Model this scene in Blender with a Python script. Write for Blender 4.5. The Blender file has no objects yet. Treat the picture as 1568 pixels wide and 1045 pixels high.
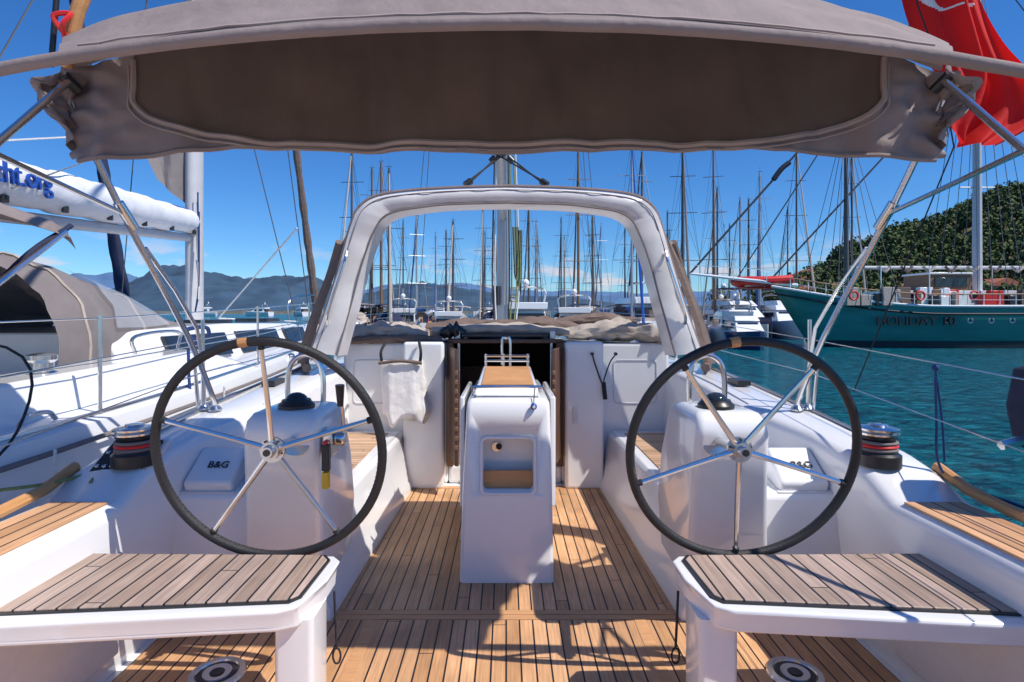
import bpy, math, random
from mathutils import Vector, noise
random.seed(7)
R=math.radians
scene=bpy.context.scene

# ------------------------------------------------------------------ helpers
def link(o):
    scene.collection.objects.link(o); return o
def nz(x,y,z=0.0): return noise.noise(Vector((x,y,z)))
def empty(name,parent=None):
    o=bpy.data.objects.new(name,None); link(o); o.empty_display_size=.1
    if parent: o.parent=parent
    return o
def catmull(pts,n=6,closed=False):
    P=[Vector(p) for p in pts]; out=[]; m=len(P)
    if m<3 and not closed: return P
    rng=m if closed else m-1
    for i in range(rng):
        p1=P[i]; p2=P[(i+1)%m]
        p0=P[(i-1)%m] if (closed or i>0) else p1*2-p2
        p3=P[(i+2)%m] if (closed or i<m-2) else p2*2-p1
        for k in range(n):
            t=k/n
            out.append(0.5*((2*p1)+(p2-p0)*t+(2*p0-5*p1+4*p2-p3)*t*t+(3*p1-p0-3*p2+p3)*t**3))
    if not closed: out.append(P[-1])
    return out
def rrect(cx,cy,hx,hy,r,n=4):
    out=[]
    for (sx,sy,a0) in ((1,1,0),(-1,1,90),(-1,-1,180),(1,-1,270)):
        for k in range(n+1):
            a=R(a0+90*k/n)
            out.append((cx+sx*(hx-r)+r*math.cos(a), cy+sy*(hy-r)+r*math.sin(a)))
    return out
class MB:
    def __init__(s): s.v=[];s.f=[];s.m=[];s.mats=[]
    def mi(s,mat):
        if mat not in s.mats: s.mats.append(mat)
        return s.mats.index(mat)
    def add(s,vs,fs,mat):
        b=len(s.v); s.v+=[tuple(v) for v in vs]; i=s.mi(mat)
        for f in fs: s.f.append(tuple(b+k for k in f)); s.m.append(i)
        return s
    def hexa(s,p,mat):
        return s.add(p,[(3,2,1,0),(4,5,6,7),(0,1,5,4),(1,2,6,5),(2,3,7,6),(3,0,4,7)],mat)
    def box(s,x0,x1,y0,y1,z0,z1,mat):
        return s.hexa([(x0,y0,z0),(x1,y0,z0),(x1,y1,z0),(x0,y1,z0),(x0,y0,z1),(x1,y0,z1),(x1,y1,z1),(x0,y1,z1)],mat)
    def cyl(s,p,q,r,mat,r2=None,n=10,caps=True):
        if r2 is None: r2=r
        p=Vector(p);q=Vector(q);d=(q-p).normalized()
        a=d.orthogonal().normalized(); b=d.cross(a)
        vs=[];
        for c,rr in ((p,r),(q,r2)):
            for k in range(n):
                t=2*math.pi*k/n; vs.append(c+(a*math.cos(t)+b*math.sin(t))*rr)
        fs=[(k,(k+1)%n,n+(k+1)%n,n+k) for k in range(n)]
        if caps: fs+=[tuple(range(n-1,-1,-1)),tuple(range(n,2*n))]
        return s.add(vs,fs,mat)
    def tube(s,pts,r,mat,n=8,sm=6,closed=False,sag=0):
        P=catmull(pts,sm,closed) if sm else [Vector(p) for p in pts]
        m=len(P); vs=[]; a=None
        for i in range(m):
            if closed: d=P[(i+1)%m]-P[(i-1)%m]
            else: d=P[min(i+1,m-1)]-P[max(i-1,0)]
            if d.length<1e-9: d=Vector((0,0,1))
            d.normalize()
            if a is None: a=d.orthogonal().normalized()
            else:
                a=(a-d*a.dot(d)); 
                a=a.normalized() if a.length>1e-6 else d.orthogonal().normalized()
            b=d.cross(a); rr=r(i/(m-1)) if callable(r) else r
            for k in range(n):
                t=2*math.pi*k/n; vs.append(P[i]+(a*math.cos(t)+b*math.sin(t))*rr)
        fs=[]
        for i in range(m if closed else m-1):
            j=(i+1)%m
            for k in range(n): fs.append((i*n+k,i*n+(k+1)%n,j*n+(k+1)%n,j*n+k))
        if not closed: fs+=[tuple(range(n-1,-1,-1)),tuple(range((m-1)*n,m*n))]
        return s.add(vs,fs,mat)
    def loft(s,rings,mat,closed=True,caps=True):
        n=len(rings[0]); vs=[p for r in rings for p in r]; fs=[]
        for i in range(len(rings)-1):
            for k in range(n if closed else n-1):
                fs.append((i*n+k,i*n+(k+1)%n,(i+1)*n+(k+1)%n,(i+1)*n+k))
        if caps and closed:
            fs+=[tuple(range(n-1,-1,-1)),tuple(range((len(rings)-1)*n,len(rings)*n))]
        return s.add(vs,fs,mat)
    def revolve(s,prof,c,mat,n=24):
        c=Vector(c)
        return s.loft([[(c.x+r*math.cos(2*math.pi*k/n),c.y+r*math.sin(2*math.pi*k/n),c.z+z) for k in range(n)] for r,z in prof],mat)
    def sphere(s,c,r,mat,n=12,sz=1.0):
        prof=[(max(r*math.sin(math.pi*i/8),1e-4),-r*sz*math.cos(math.pi*i/8)) for i in range(9)]
        return s.revolve(prof,c,mat,n)
    def build(s,name,parent=None,bevel=0,ang=35,seg=3,solid=0):
        me=bpy.data.meshes.new(name); me.from_pydata(s.v,[],s.f)
        for m in s.mats: me.materials.append(m)
        me.polygons.foreach_set('material_index',s.m)
        me.polygons.foreach_set('use_smooth',[True]*len(s.f))
        me.update()
        try: me.set_sharp_from_angle(angle=R(ang))
        except Exception: pass
        o=bpy.data.objects.new(name,me); link(o)
        if parent: o.parent=parent
        if bevel:
            md=o.modifiers.new('b','BEVEL'); md.width=bevel; md.segments=seg; md.limit_method='ANGLE'; md.angle_limit=R(30)
        return o
def fixn(o):
    import bmesh
    bm=bmesh.new(); bm.from_mesh(o.data); bmesh.ops.recalc_face_normals(bm,faces=bm.faces); bm.to_mesh(o.data); bm.free(); return o

# ------------------------------------------------------------------ materials
def newmat(name):
    m=bpy.data.materials.new(name); m.use_nodes=True
    nt=m.node_tree; return m,nt,nt.nodes['Principled BSDF']
def N(nt,t,**k):
    n=nt.nodes.new(t)
    for a,b in k.items(): setattr(n,a,b)
    return n
def setin(n,**k):
    for a,b in k.items(): n.inputs[a].default_value=b
def pmat(name,col,rough=.5,metal=0,var=.12,scale=6,bump=0,bscale=40,coat=0,trans=0,alpha=1,stretch=(1,1,1)):
    m,nt,p=newmat(name)
    L=nt.links
    tc=N(nt,'ShaderNodeTexCoord'); mp=N(nt,'ShaderNodeMapping'); mp.inputs['Scale'].default_value=stretch
    L.new(tc.outputs['Object'],mp.inputs['Vector'])
    no=N(nt,'ShaderNodeTexNoise'); no.inputs['Scale'].default_value=scale; no.inputs['Detail'].default_value=5
    L.new(mp.outputs[0],no.inputs['Vector'])
    mx=N(nt,'ShaderNodeMix',data_type='RGBA')
    a=[min(1,c*(1+var*1.6)) for c in col]; b=[max(0,c*(1-var*1.6)) for c in col]
    mx.inputs['A'].default_value=(*b,1); mx.inputs['B'].default_value=(*a,1)
    L.new(no.outputs['Fac'],mx.inputs['Factor']); L.new(mx.outputs['Result'],p.inputs['Base Color'])
    p.inputs['Roughness'].default_value=rough; p.inputs['Metallic'].default_value=metal
    if coat: p.inputs['Coat Weight'].default_value=coat; p.inputs['Coat Roughness'].default_value=.06
    if alpha<1: p.inputs['Alpha'].default_value=alpha
    if bump:
        n2=N(nt,'ShaderNodeTexNoise'); n2.inputs['Scale'].default_value=bscale; n2.inputs['Detail'].default_value=6
        L.new(mp.outputs[0],n2.inputs['Vector'])
        bp=N(nt,'ShaderNodeBump'); bp.inputs['Strength'].default_value=bump; bp.inputs['Distance'].default_value=.02
        L.new(n2.outputs['Fac'],bp.inputs['Height']); L.new(bp.outputs[0],p.inputs['Normal'])
    if trans:
        tr=N(nt,'ShaderNodeBsdfTranslucent'); ms=N(nt,'ShaderNodeMixShader'); ms.inputs[0].default_value=trans
        L.new(mx.outputs['Result'],tr.inputs[0]); L.new(p.outputs[0],ms.inputs[1]); L.new(tr.outputs[0],ms.inputs[2])
        L.new(ms.outputs[0],nt.nodes['Material Output'].inputs[0])
    return m
def teak_mat(name,pitch=.068,col=(.66,.345,.155),axis='X',grey=0.0,w_=.06):
    m,nt,p=newmat(name); L=nt.links
    tc=N(nt,'ShaderNodeTexCoord'); sp=N(nt,'ShaderNodeSeparateXYZ'); L.new(tc.outputs['Object'],sp.inputs[0])
    ax,ay=('X','Y') if axis=='X' else ('Y','X')
    def M(op,a,b=None,c=None):
        n=N(nt,'ShaderNodeMath',operation=op)
        for i,v in enumerate((a,b,c)):
            if v is None: continue
            if isinstance(v,(int,float)): n.inputs[i].default_value=v
            else: L.new(v,n.inputs[i])
        return n.outputs[0]
    u=M('DIVIDE',sp.outputs[ax],pitch); fr=M('FRACT',u); fl=M('FLOOR',u)
    e=M('MINIMUM',fr,M('SUBTRACT',1.0,fr))
    caulk=M('LESS_THAN',e,w_)
    v=M('ADD',M('DIVIDE',sp.outputs[ay],2.1),M('MULTIPLY',fl,.377)); vf=M('FRACT',v); vl=M('FLOOR',v)
    butt=M('LESS_THAN',vf,.0025)
    dark=M('MAXIMUM',caulk,butt)
    cb=N(nt,'ShaderNodeCombineXYZ'); L.new(fl,cb.inputs[0]); L.new(vl,cb.inputs[1])
    wn=N(nt,'ShaderNodeTexWhiteNoise',noise_dimensions='2D'); L.new(cb.outputs[0],wn.inputs['Vector'])
    rmp=N(nt,'ShaderNodeValToRGB'); L.new(wn.outputs['Value'],rmp.inputs[0])
    g=sum(col)/3
    def mixg(c): return [c[i]*(1-grey)+g*grey for i in range(3)]
    rmp.color_ramp.elements[0].color=(*mixg([c*.80 for c in col]),1)
    rmp.color_ramp.elements[1].color=(*mixg([min(1,col[0]*1.15),min(1,col[1]*1.25),col[2]*1.45]),1)
    mp=N(nt,'ShaderNodeMapping'); mp.inputs['Scale'].default_value=(90,4,1) if axis=='X' else (4,90,1)
    L.new(tc.outputs['Object'],mp.inputs[0])
    gr=N(nt,'ShaderNodeTexNoise'); gr.inputs['Scale'].default_value=1; gr.inputs['Detail'].default_value=6; L.new(mp.outputs[0],gr.inputs['Vector'])
    mr=N(nt,'ShaderNodeMapRange'); setin(mr,**{'From Min':.3,'From Max':.7,'To Min':.75,'To Max':1.15}); L.new(gr.outputs['Fac'],mr.inputs['Value'])
    big=N(nt,'ShaderNodeTexNoise'); big.inputs['Scale'].default_value=2.6; big.inputs['Detail'].default_value=5; L.new(tc.outputs['Object'],big.inputs['Vector'])
    mr2=N(nt,'ShaderNodeMapRange'); setin(mr2,**{'From Min':.3,'From Max':.7,'To Min':.75,'To Max':1.15}); L.new(big.outputs['Fac'],mr2.inputs['Value'])
    mul=N(nt,'ShaderNodeVectorMath',operation='SCALE'); L.new(rmp.outputs[0],mul.inputs[0]); L.new(M('MULTIPLY',mr.outputs[0],mr2.outputs[0]),mul.inputs['Scale'])
    mx=N(nt,'ShaderNodeMix',data_type='RGBA'); L.new(dark,mx.inputs['Factor']); L.new(mul.outputs[0],mx.inputs['A']); mx.inputs['B'].default_value=(.012,.011,.012,1)
    L.new(mx.outputs['Result'],p.inputs['Base Color']); p.inputs['Roughness'].default_value=.5
    bp=N(nt,'ShaderNodeBump'); bp.inputs['Strength'].default_value=.5; bp.inputs['Distance'].default_value=.004
    h=M('ADD',M('MULTIPLY',M('SUBTRACT',1.0,dark),.6),M('MULTIPLY',gr.outputs['Fac'],.5))
    L.new(h,bp.inputs['Height']); L.new(bp.outputs[0],p.inputs['Normal'])
    return m

GEL=pmat('gelcoat_white',(.83,.83,.835),.18,var=.025,scale=2,coat=.6)
GEL2=pmat('gelcoat_offwhite',(.66,.66,.68),.4,var=.05,scale=30,bump=.1,bscale=300)
TEAK=teak_mat('teak_deck')
TEAKS=teak_mat('teak_seat',.068,col=(.50,.32,.215),grey=.25)
TEAKB=teak_mat('teak_bench',.055,col=(.6,.36,.2),axis='Y')
TEAKP=pmat('teak_plain',(.58,.29,.11),.5,var=.2,scale=3,stretch=(2,2,25),bump=.15)
TEAKM=pmat('teak_margin',(.60,.32,.15),.5,var=.2,scale=2,stretch=(3,30,3),bump=.15)
STEEL=pmat('stainless_steel',(.74,.73,.72),.2,1,var=.04)
CHROME=pmat('chrome_hub',(.62,.60,.58),.28,1,var=.06)
ALU=pmat('aluminium_mast',(.45,.45,.46),.4,.5,var=.08,stretch=(1,1,.2))
BLACK=pmat('black_plastic',(.02,.02,.022),.35,var=.3)
LEATH=pmat('black_leather',(.018,.018,.02),.5,var=.3,bump=.3,bscale=200)
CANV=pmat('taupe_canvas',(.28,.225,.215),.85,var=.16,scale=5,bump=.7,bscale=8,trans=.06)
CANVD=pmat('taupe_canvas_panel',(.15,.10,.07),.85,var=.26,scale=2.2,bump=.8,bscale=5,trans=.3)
CANVS=pmat('canvas_seam',(.36,.29,.27),.8,var=.1)
CANVB=pmat('beige_canvas',(.44,.38,.33),.85,var=.2,scale=8,bump=.6,bscale=12)
CANVBR=pmat('brown_canvas',(.17,.12,.1),.85,var=.2,scale=8,bump=.6,bscale=12)
CANVG=pmat('grey_canvas',(.21,.185,.185),.85,var=.18,scale=4,bump=.5,bscale=8,trans=.06)
FRAMEC=pmat('sprayhood_frame',(.74,.715,.70),.3,var=.1,scale=7,coat=.3)
VINYL=pmat('clear_vinyl',(.75,.8,.85),.1,var=.1,alpha=.3)
SMOKE=pmat('smoked_window',(.02,.03,.045),.08,var=.2)
WOODD=pmat('dark_wood',(.11,.055,.035),.4,var=.3,stretch=(4,4,1))
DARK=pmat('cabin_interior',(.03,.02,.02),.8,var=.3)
ROPEW=pmat('rope_white',(.7,.7,.68),.8,var=.2,scale=60,bump=.5,bscale=150)
ROPEB=pmat('rope_navy',(.01,.04,.16),.8,var=.4,scale=60)
ROPEK=pmat('rope_black',(.02,.02,.025),.8,var=.4,scale=60)
ROPEG=pmat('rope_green',(.2,.24,.09),.8,var=.4,scale=60)
RED=pmat('red_cloth',(.80,.012,.010),.75,var=.12,scale=4,bump=.3,bscale=10,trans=.35)
REDP=pmat('red_paint',(.65,.025,.02),.4,var=.1)
WCL=pmat('white_cloth',(.74,.72,.70),.85,var=.1,scale=7,bump=.5,bscale=14)
SAILB=pmat('sailbag_white',(.70,.72,.76),.7,var=.06,scale=5,bump=.4,bscale=8)
NAVY=pmat('navy_canvas',(.012,.02,.06),.8,var=.3,scale=9,bump=.4,bscale=12)
BLUEP=pmat('blue_paint',(.02,.08,.38),.4)
YEL=pmat('yellow_tag',(.75,.45,.02),.5)
HULLW=pmat('hull_white',(.74,.75,.77),.25,var=.08,scale=.5)
HULLN=pmat('hull_navy',(.02,.04,.12),.2,var=.1,scale=.5)
TURQ=pmat('hull_turquoise',(.03,.22,.20),.35,var=.25,scale=.9,stretch=(.3,1,2))
BOOT=pmat('antifouling_dark',(.012,.02,.03),.6,var=.3)
MASTD=pmat('mast_grey',(.10,.095,.095),.6,.1,var=.25)
MASTW=pmat('mast_white',(.5,.5,.52),.45,var=.1)
MASTT=pmat('mast_timber',(.22,.12,.06),.5,var=.2)
WIRE=pmat('rigging_wire',(.10,.10,.11),.5,.5)
WALL=pmat('plaster_wall',(.55,.42,.32),.8,var=.15,scale=.4)
ROOF=pmat('roof_tile',(.38,.13,.07),.8,var=.3,scale=2)

# ------------------------------------------------------------------ world, sun, camera
SUN=Vector((-.66,.33,-1)).normalized()
w=bpy.data.worlds.new('World'); scene.world=w; w.use_nodes=True
nt=w.node_tree; L=nt.links; bg=nt.nodes['Background']
sky=N(nt,'ShaderNodeTexSky'); sky.sky_type='NISHITA'; sky.sun_disc=False
sky.sun_elevation=math.asin(-SUN.z); sky.sun_rotation=math.atan2(-SUN.x,-SUN.y)
sky.ozone_density=4.0; sky.air_density=1.0; sky.dust_density=.0
hs=N(nt,'ShaderNodeHueSaturation'); hs.inputs['Saturation'].default_value=1.2
L.new(sky.outputs[0],hs.inputs['Color'])
tint=N(nt,'ShaderNodeMix',data_type='RGBA',blend_type='MULTIPLY'); tint.inputs['Factor'].default_value=1; L.new(hs.outputs[0],tint.inputs['A']); tint.inputs['B'].default_value=(.50,.77,1.06,1)
tc=N(nt,'ShaderNodeTexCoord'); sp=N(nt,'ShaderNodeSeparateXYZ'); L.new(tc.outputs['Generated'],sp.inputs[0])
mp=N(nt,'ShaderNodeMapping'); mp.inputs['Scale'].default_value=(7,7,26); mp.inputs['Location'].default_value=(.7,0,0); L.new(tc.outputs['Generated'],mp.inputs[0])
cn=N(nt,'ShaderNodeTexNoise'); cn.inputs['Scale'].default_value=1.5; cn.inputs['Detail'].default_value=8; cn.inputs['Roughness'].default_value=.55; L.new(mp.outputs[0],cn.inputs['Vector'])
cr=N(nt,'ShaderNodeMapRange'); setin(cr,**{'From Min':.53,'From Max':.66,'To Min':0,'To Max':.8}); L.new(cn.outputs['Fac'],cr.inputs['Value'])
band=N(nt,'ShaderNodeMapRange'); setin(band,**{'From Min':.125,'From Max':.06,'To Min':0,'To Max':1}); L.new(sp.outputs['Z'],band.inputs['Value'])
mm=N(nt,'ShaderNodeMath',operation='MULTIPLY'); L.new(cr.outputs[0],mm.inputs[0]); L.new(band.outputs[0],mm.inputs[1])
cm=N(nt,'ShaderNodeMix',data_type='RGBA'); L.new(mm.outputs[0],cm.inputs['Factor']); L.new(tint.outputs['Result'],cm.inputs['A']); cm.inputs['B'].default_value=(6.2,5.6,5.8,1)
L.new(cm.outputs['Result'],bg.inputs['Color']); bg.inputs['Strength'].default_value=.128
sl=bpy.data.lights.new('sun','SUN'); sl.energy=5.0; sl.angle=R(.5); sl.color=(1,.94,.85)
so=link(bpy.data.objects.new('sun',sl)); so.rotation_euler=SUN.to_track_quat('-Z','Y').to_euler(); so.location=(20,-20,40)
cam=bpy.data.cameras.new('camera'); co=link(bpy.data.objects.new('camera',cam)); co.location=(0,0,1.6); co.rotation_euler=(R(90),0,0)
cam.lens=20; cam.sensor_width=36; cam.shift_x=.0057; cam.shift_y=-.0284; cam.clip_start=.05; cam.clip_end=30000
scene.camera=co
scene.view_settings.view_transform='Standard'; scene.view_settings.look='None'; scene.view_settings.exposure=0

# ------------------------------------------------------------------ water
WZ=-1.0
m,nt,p=newmat('sea_water'); L=nt.links
tc=N(nt,'ShaderNodeTexCoord')
mp=N(nt,'ShaderNodeMapping'); mp.inputs['Scale'].default_value=(1,1.5,1); L.new(tc.outputs['Object'],mp.inputs[0])
n1=N(nt,'ShaderNodeTexNoise'); n1.inputs['Scale'].default_value=2.2; n1.inputs['Detail'].default_value=6; n1.inputs['Roughness'].default_value=.62; n1.inputs['Distortion'].default_value=.6; L.new(mp.outputs[0],n1.inputs['Vector'])
n2=N(nt,'ShaderNodeTexNoise'); n2.inputs['Scale'].default_value=.25; n2.inputs['Detail'].default_value=4; L.new(mp.outputs[0],n2.inputs['Vector'])
ad=N(nt,'ShaderNodeMath',operation='ADD'); L.new(n1.outputs['Fac'],ad.inputs[0]); L.new(n2.outputs['Fac'],ad.inputs[1])
bp=N(nt,'ShaderNodeBump'); bp.inputs['Strength'].default_value=1; bp.inputs['Distance'].default_value=.36; L.new(ad.outputs[0],bp.inputs['Height']); L.new(bp.outputs[0],p.inputs['Normal'])
cr=N(nt,'ShaderNodeValToRGB'); L.new(n1.outputs['Fac'],cr.inputs[0])
cr.color_ramp.elements[0].position=.38; cr.color_ramp.elements[0].color=(.0,.036,.075,1); cr.color_ramp.elements[1].position=.64; cr.color_ramp.elements[1].color=(.002,.205,.26,1)
L.new(cr.outputs[0],p.inputs['Base Color']); setin(p,Roughness=.12,IOR=1.33,**{'Specular IOR Level':.32})
b=MB(); b.add([(-12000,-3000,WZ),(12000,-3000,WZ),(12000,14000,WZ),(-12000,14000,WZ)],[(0,1,2,3)],m); b.build('sea_water')
b=MB(); b.box(-60,60,-9,-1.6,-1.3,-.2,pmat('reflector_concrete',(.42,.38,.33),.85,var=.15,scale=1.5)); b.build('reflector_pontoon',bevel=.04)  # unseen slab added behind the camera for grey reflections and warm bounce
b=MB(); b.box(-60,60,-60,-9.5,-1.6,.1,pmat('reflector_paving',(.34,.29,.24),.85,var=.2,scale=.7)); b.build('reflector_promenade',bevel=.04)  # unseen paving, added to extend the reflecting ground behind the camera

# ------------------------------------------------------------------ mountains
def interp(tab,x):
    if x<=tab[0][0]: return tab[0][1]
    for (a,b_),(c,d) in zip(tab,tab[1:]):
        if x<=c:
            t=(x-a)/(c-a); t=t*t*(3-2*t); return b_+(d-b_)*t
    return tab[-1][1]
def mountain(name,D,depth,tab,mat,amp,seed):
    mb=MB(); nx=460; ny=40; vs=[];fs=[]
    for j in range(ny):
        t=j/(ny-1)
        for i in range(nx):
            u=-1.5+3.0*i/(nx-1); y=D+depth*t
            H=interp(tab,u)*D
            n=sum((.5-abs(nz(u*f*5+seed,t*f*2.2,seed)))/f for f in (1,2,4,8,16))-.75
            z=WZ+H*(min(1,t*1.25)**.8)*(1+amp*n*1.6*min(1,t*4))-(t>.85)*H*.15*(t-.85)/.15
            vs.append((u*y,y,max(z,WZ-2) if t>0 else WZ-3))
    for j in range(ny-1):
        for i in range(nx-1): a=j*nx+i; fs.append((a,a+1,a+nx+1,a+nx))
    mb.add(vs,fs,mat); return mb.build(name,ang=180)
MT1=pmat('far_mountain_haze',(.08,.16,.30),1,var=.15,scale=.002)  # distance haze is put into the blue base colour
MT2=pmat('near_mountain_haze',(.035,.075,.125),1,var=.4,scale=.004)  # bluish base colour also holds painted haze, darker than the far range
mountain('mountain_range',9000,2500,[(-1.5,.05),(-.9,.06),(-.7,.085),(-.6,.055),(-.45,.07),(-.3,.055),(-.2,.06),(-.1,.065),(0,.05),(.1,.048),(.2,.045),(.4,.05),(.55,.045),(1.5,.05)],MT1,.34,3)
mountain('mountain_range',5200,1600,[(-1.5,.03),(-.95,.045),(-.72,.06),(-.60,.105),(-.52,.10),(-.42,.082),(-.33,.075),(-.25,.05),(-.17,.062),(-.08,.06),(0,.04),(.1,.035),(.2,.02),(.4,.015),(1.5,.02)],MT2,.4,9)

# ------------------------------------------------------------------ wooded hill on the right
def hillz(x,y):
    H=interp([(70,0),(98,4),(115,11),(130,20),(152,29),(196,43),(260,58),(500,60)],x*215/max(y,60)*1.0)
    t=max(0,min(1,(y-128)/85)); t=t*t*(3-2*t)
    return -1.3+H*t+(2.2*min(1,max(0,(y-126)/6)) if x>66 else 0)+2.5*nz(x*.045,y*.045)*t
SOIL=pmat('hill_soil',(.10,.095,.05),.95,var=.4,scale=.2)
b=MB(); vs=[];fs=[]; nx=90; ny=40
for j in range(ny):
    for i in range(nx):
        x=62+i*4.5; y=122+j*5; vs.append((x,y,hillz(x,y)))
for j in range(ny-1):
    for i in range(nx-1): a=j*nx+i; fs.append((a,a+1,a+nx+1,a+nx))
b.add(vs,fs,SOIL); b.build('hill',ang=180)
LF=[pmat('foliage_shaded',(.028,.050,.014),.9,var=.4,scale=.3),pmat('foliage_halflit',(.06,.095,.025),.9,var=.4,scale=.3),pmat('foliage_lit',(.10,.13,.04),.9,var=.4,scale=.3)]  # shaded, half-lit and lit copies of one leaf colour
BARK=pmat('bark',(.1,.07,.05),.9)
def tree(mb,x,y,z,h,r,rnd,dens=46,ts=.8,pine=False):
    mb.cyl((x,y,z),(x+rnd.uniform(-.3,.3),y,z+h*.7),.16,BARK,r2=.06,n=4,caps=False)
    if pine: lobes=[(rnd.uniform(-.3,.3)*r*(1.2-f),rnd.uniform(-.3,.3)*r*(1.2-f),h*(.3+.62*f),r*(1.0-.75*f)*.62) for f in (0,.2,.4,.6,.8,1)]
    else: lobes=[(rnd.uniform(-.5,.5)*r,rnd.uniform(-.5,.5)*r,h*rnd.uniform(.4,.9),r*rnd.uniform(.3,.6)) for _ in range(6)]
    br=rnd.uniform(-.2,.2)
    for k in range(dens):
        lx,ly,lz,lr=lobes[k%6]
        d=Vector((rnd.gauss(0,1),rnd.gauss(0,1),rnd.gauss(0,.8))).normalized()
        if d.y>.5: d.y=-d.y
        c=Vector((x+lx,y+ly,z+lz))+d*lr*rnd.uniform(.6,1.1)
        s_=ts*rnd.uniform(.5,1.3)
        a=Vector((rnd.gauss(0,1),rnd.gauss(0,1),rnd.gauss(0,1))).normalized(); q=a.cross(d)
        if q.length<.1: continue
        q.normalize(); a=(d*.5+q.cross(d)).normalized()
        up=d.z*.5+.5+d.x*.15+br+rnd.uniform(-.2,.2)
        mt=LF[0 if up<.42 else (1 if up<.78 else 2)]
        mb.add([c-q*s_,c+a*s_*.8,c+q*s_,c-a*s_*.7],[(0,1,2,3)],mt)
rnd=random.Random(3); b=MB()
cnt=0
while cnt<2700:
    x=rnd.uniform(68,260); y=rnd.uniform(129,235)
    if not (.44<x/y<1.12): continue
    if nz(x*.07,y*.07,4)<-.45: continue
    z=hillz(x,y)
    if z<.2: continue
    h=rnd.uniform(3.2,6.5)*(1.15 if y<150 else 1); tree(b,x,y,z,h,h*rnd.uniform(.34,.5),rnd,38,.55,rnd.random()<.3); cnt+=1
b.build('pine_forest',ang=180)
b=MB(); 
for (x,y) in [(60,130),(64,128),(70,127),(74,126),(80,127),(86,126),(92,126),(99,127),(105,126),(112,127),(56,132),(50,135)]:
    tree(b,x,y,-.3,rnd.uniform(6,9),3.4,rnd,130,.6)
b.build('shoreline_trees',ang=180)
b=MB(); b.box(44,330,118,140,-1.6,.4,pmat('quay_stone',(.35,.32,.28),.9,var=.2,scale=.3)); b.build('quay',bevel=.05)
for (x,y,z,sx,sz) in [(104,202,9,9,6),(113,206,12,8,5),(97,198,6,7,5),(108,190,6,8,4),(122,206,16,7,5),(84,150,1.5,9,6),(98,139,1.5,11,6),(70,139,.5,8,5.5),(118,140,2,10,6),(90,176,5,8,6)]:
    e=empty('plaster_house')
    q=MB(); q.box(x,x+sx,y,y+6,z-5,z+sz,WALL); q.build('walls',e)
    q=MB(); q.loft([[(x-.5,y-.5,z+sz),(x+sx/2,y-.5,z+sz+2),(x+sx+.5,y-.5,z+sz)],[(x-.5,y+6.5,z+sz),(x+sx/2,y+6.5,z+sz+2),(x+sx+.5,y+6.5,z+sz)]],ROOF); q.build('roof',e)
    q=MB()
    for i in range(3):
        for j in range(2): q.box(x+.9+i*sx/3.2,x+1.9+i*sx/3.2,y-.04,y+.02,z+.6+j*2.4,z+2+j*2.4,SMOKE)
    q.build('windows',e)

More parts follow.
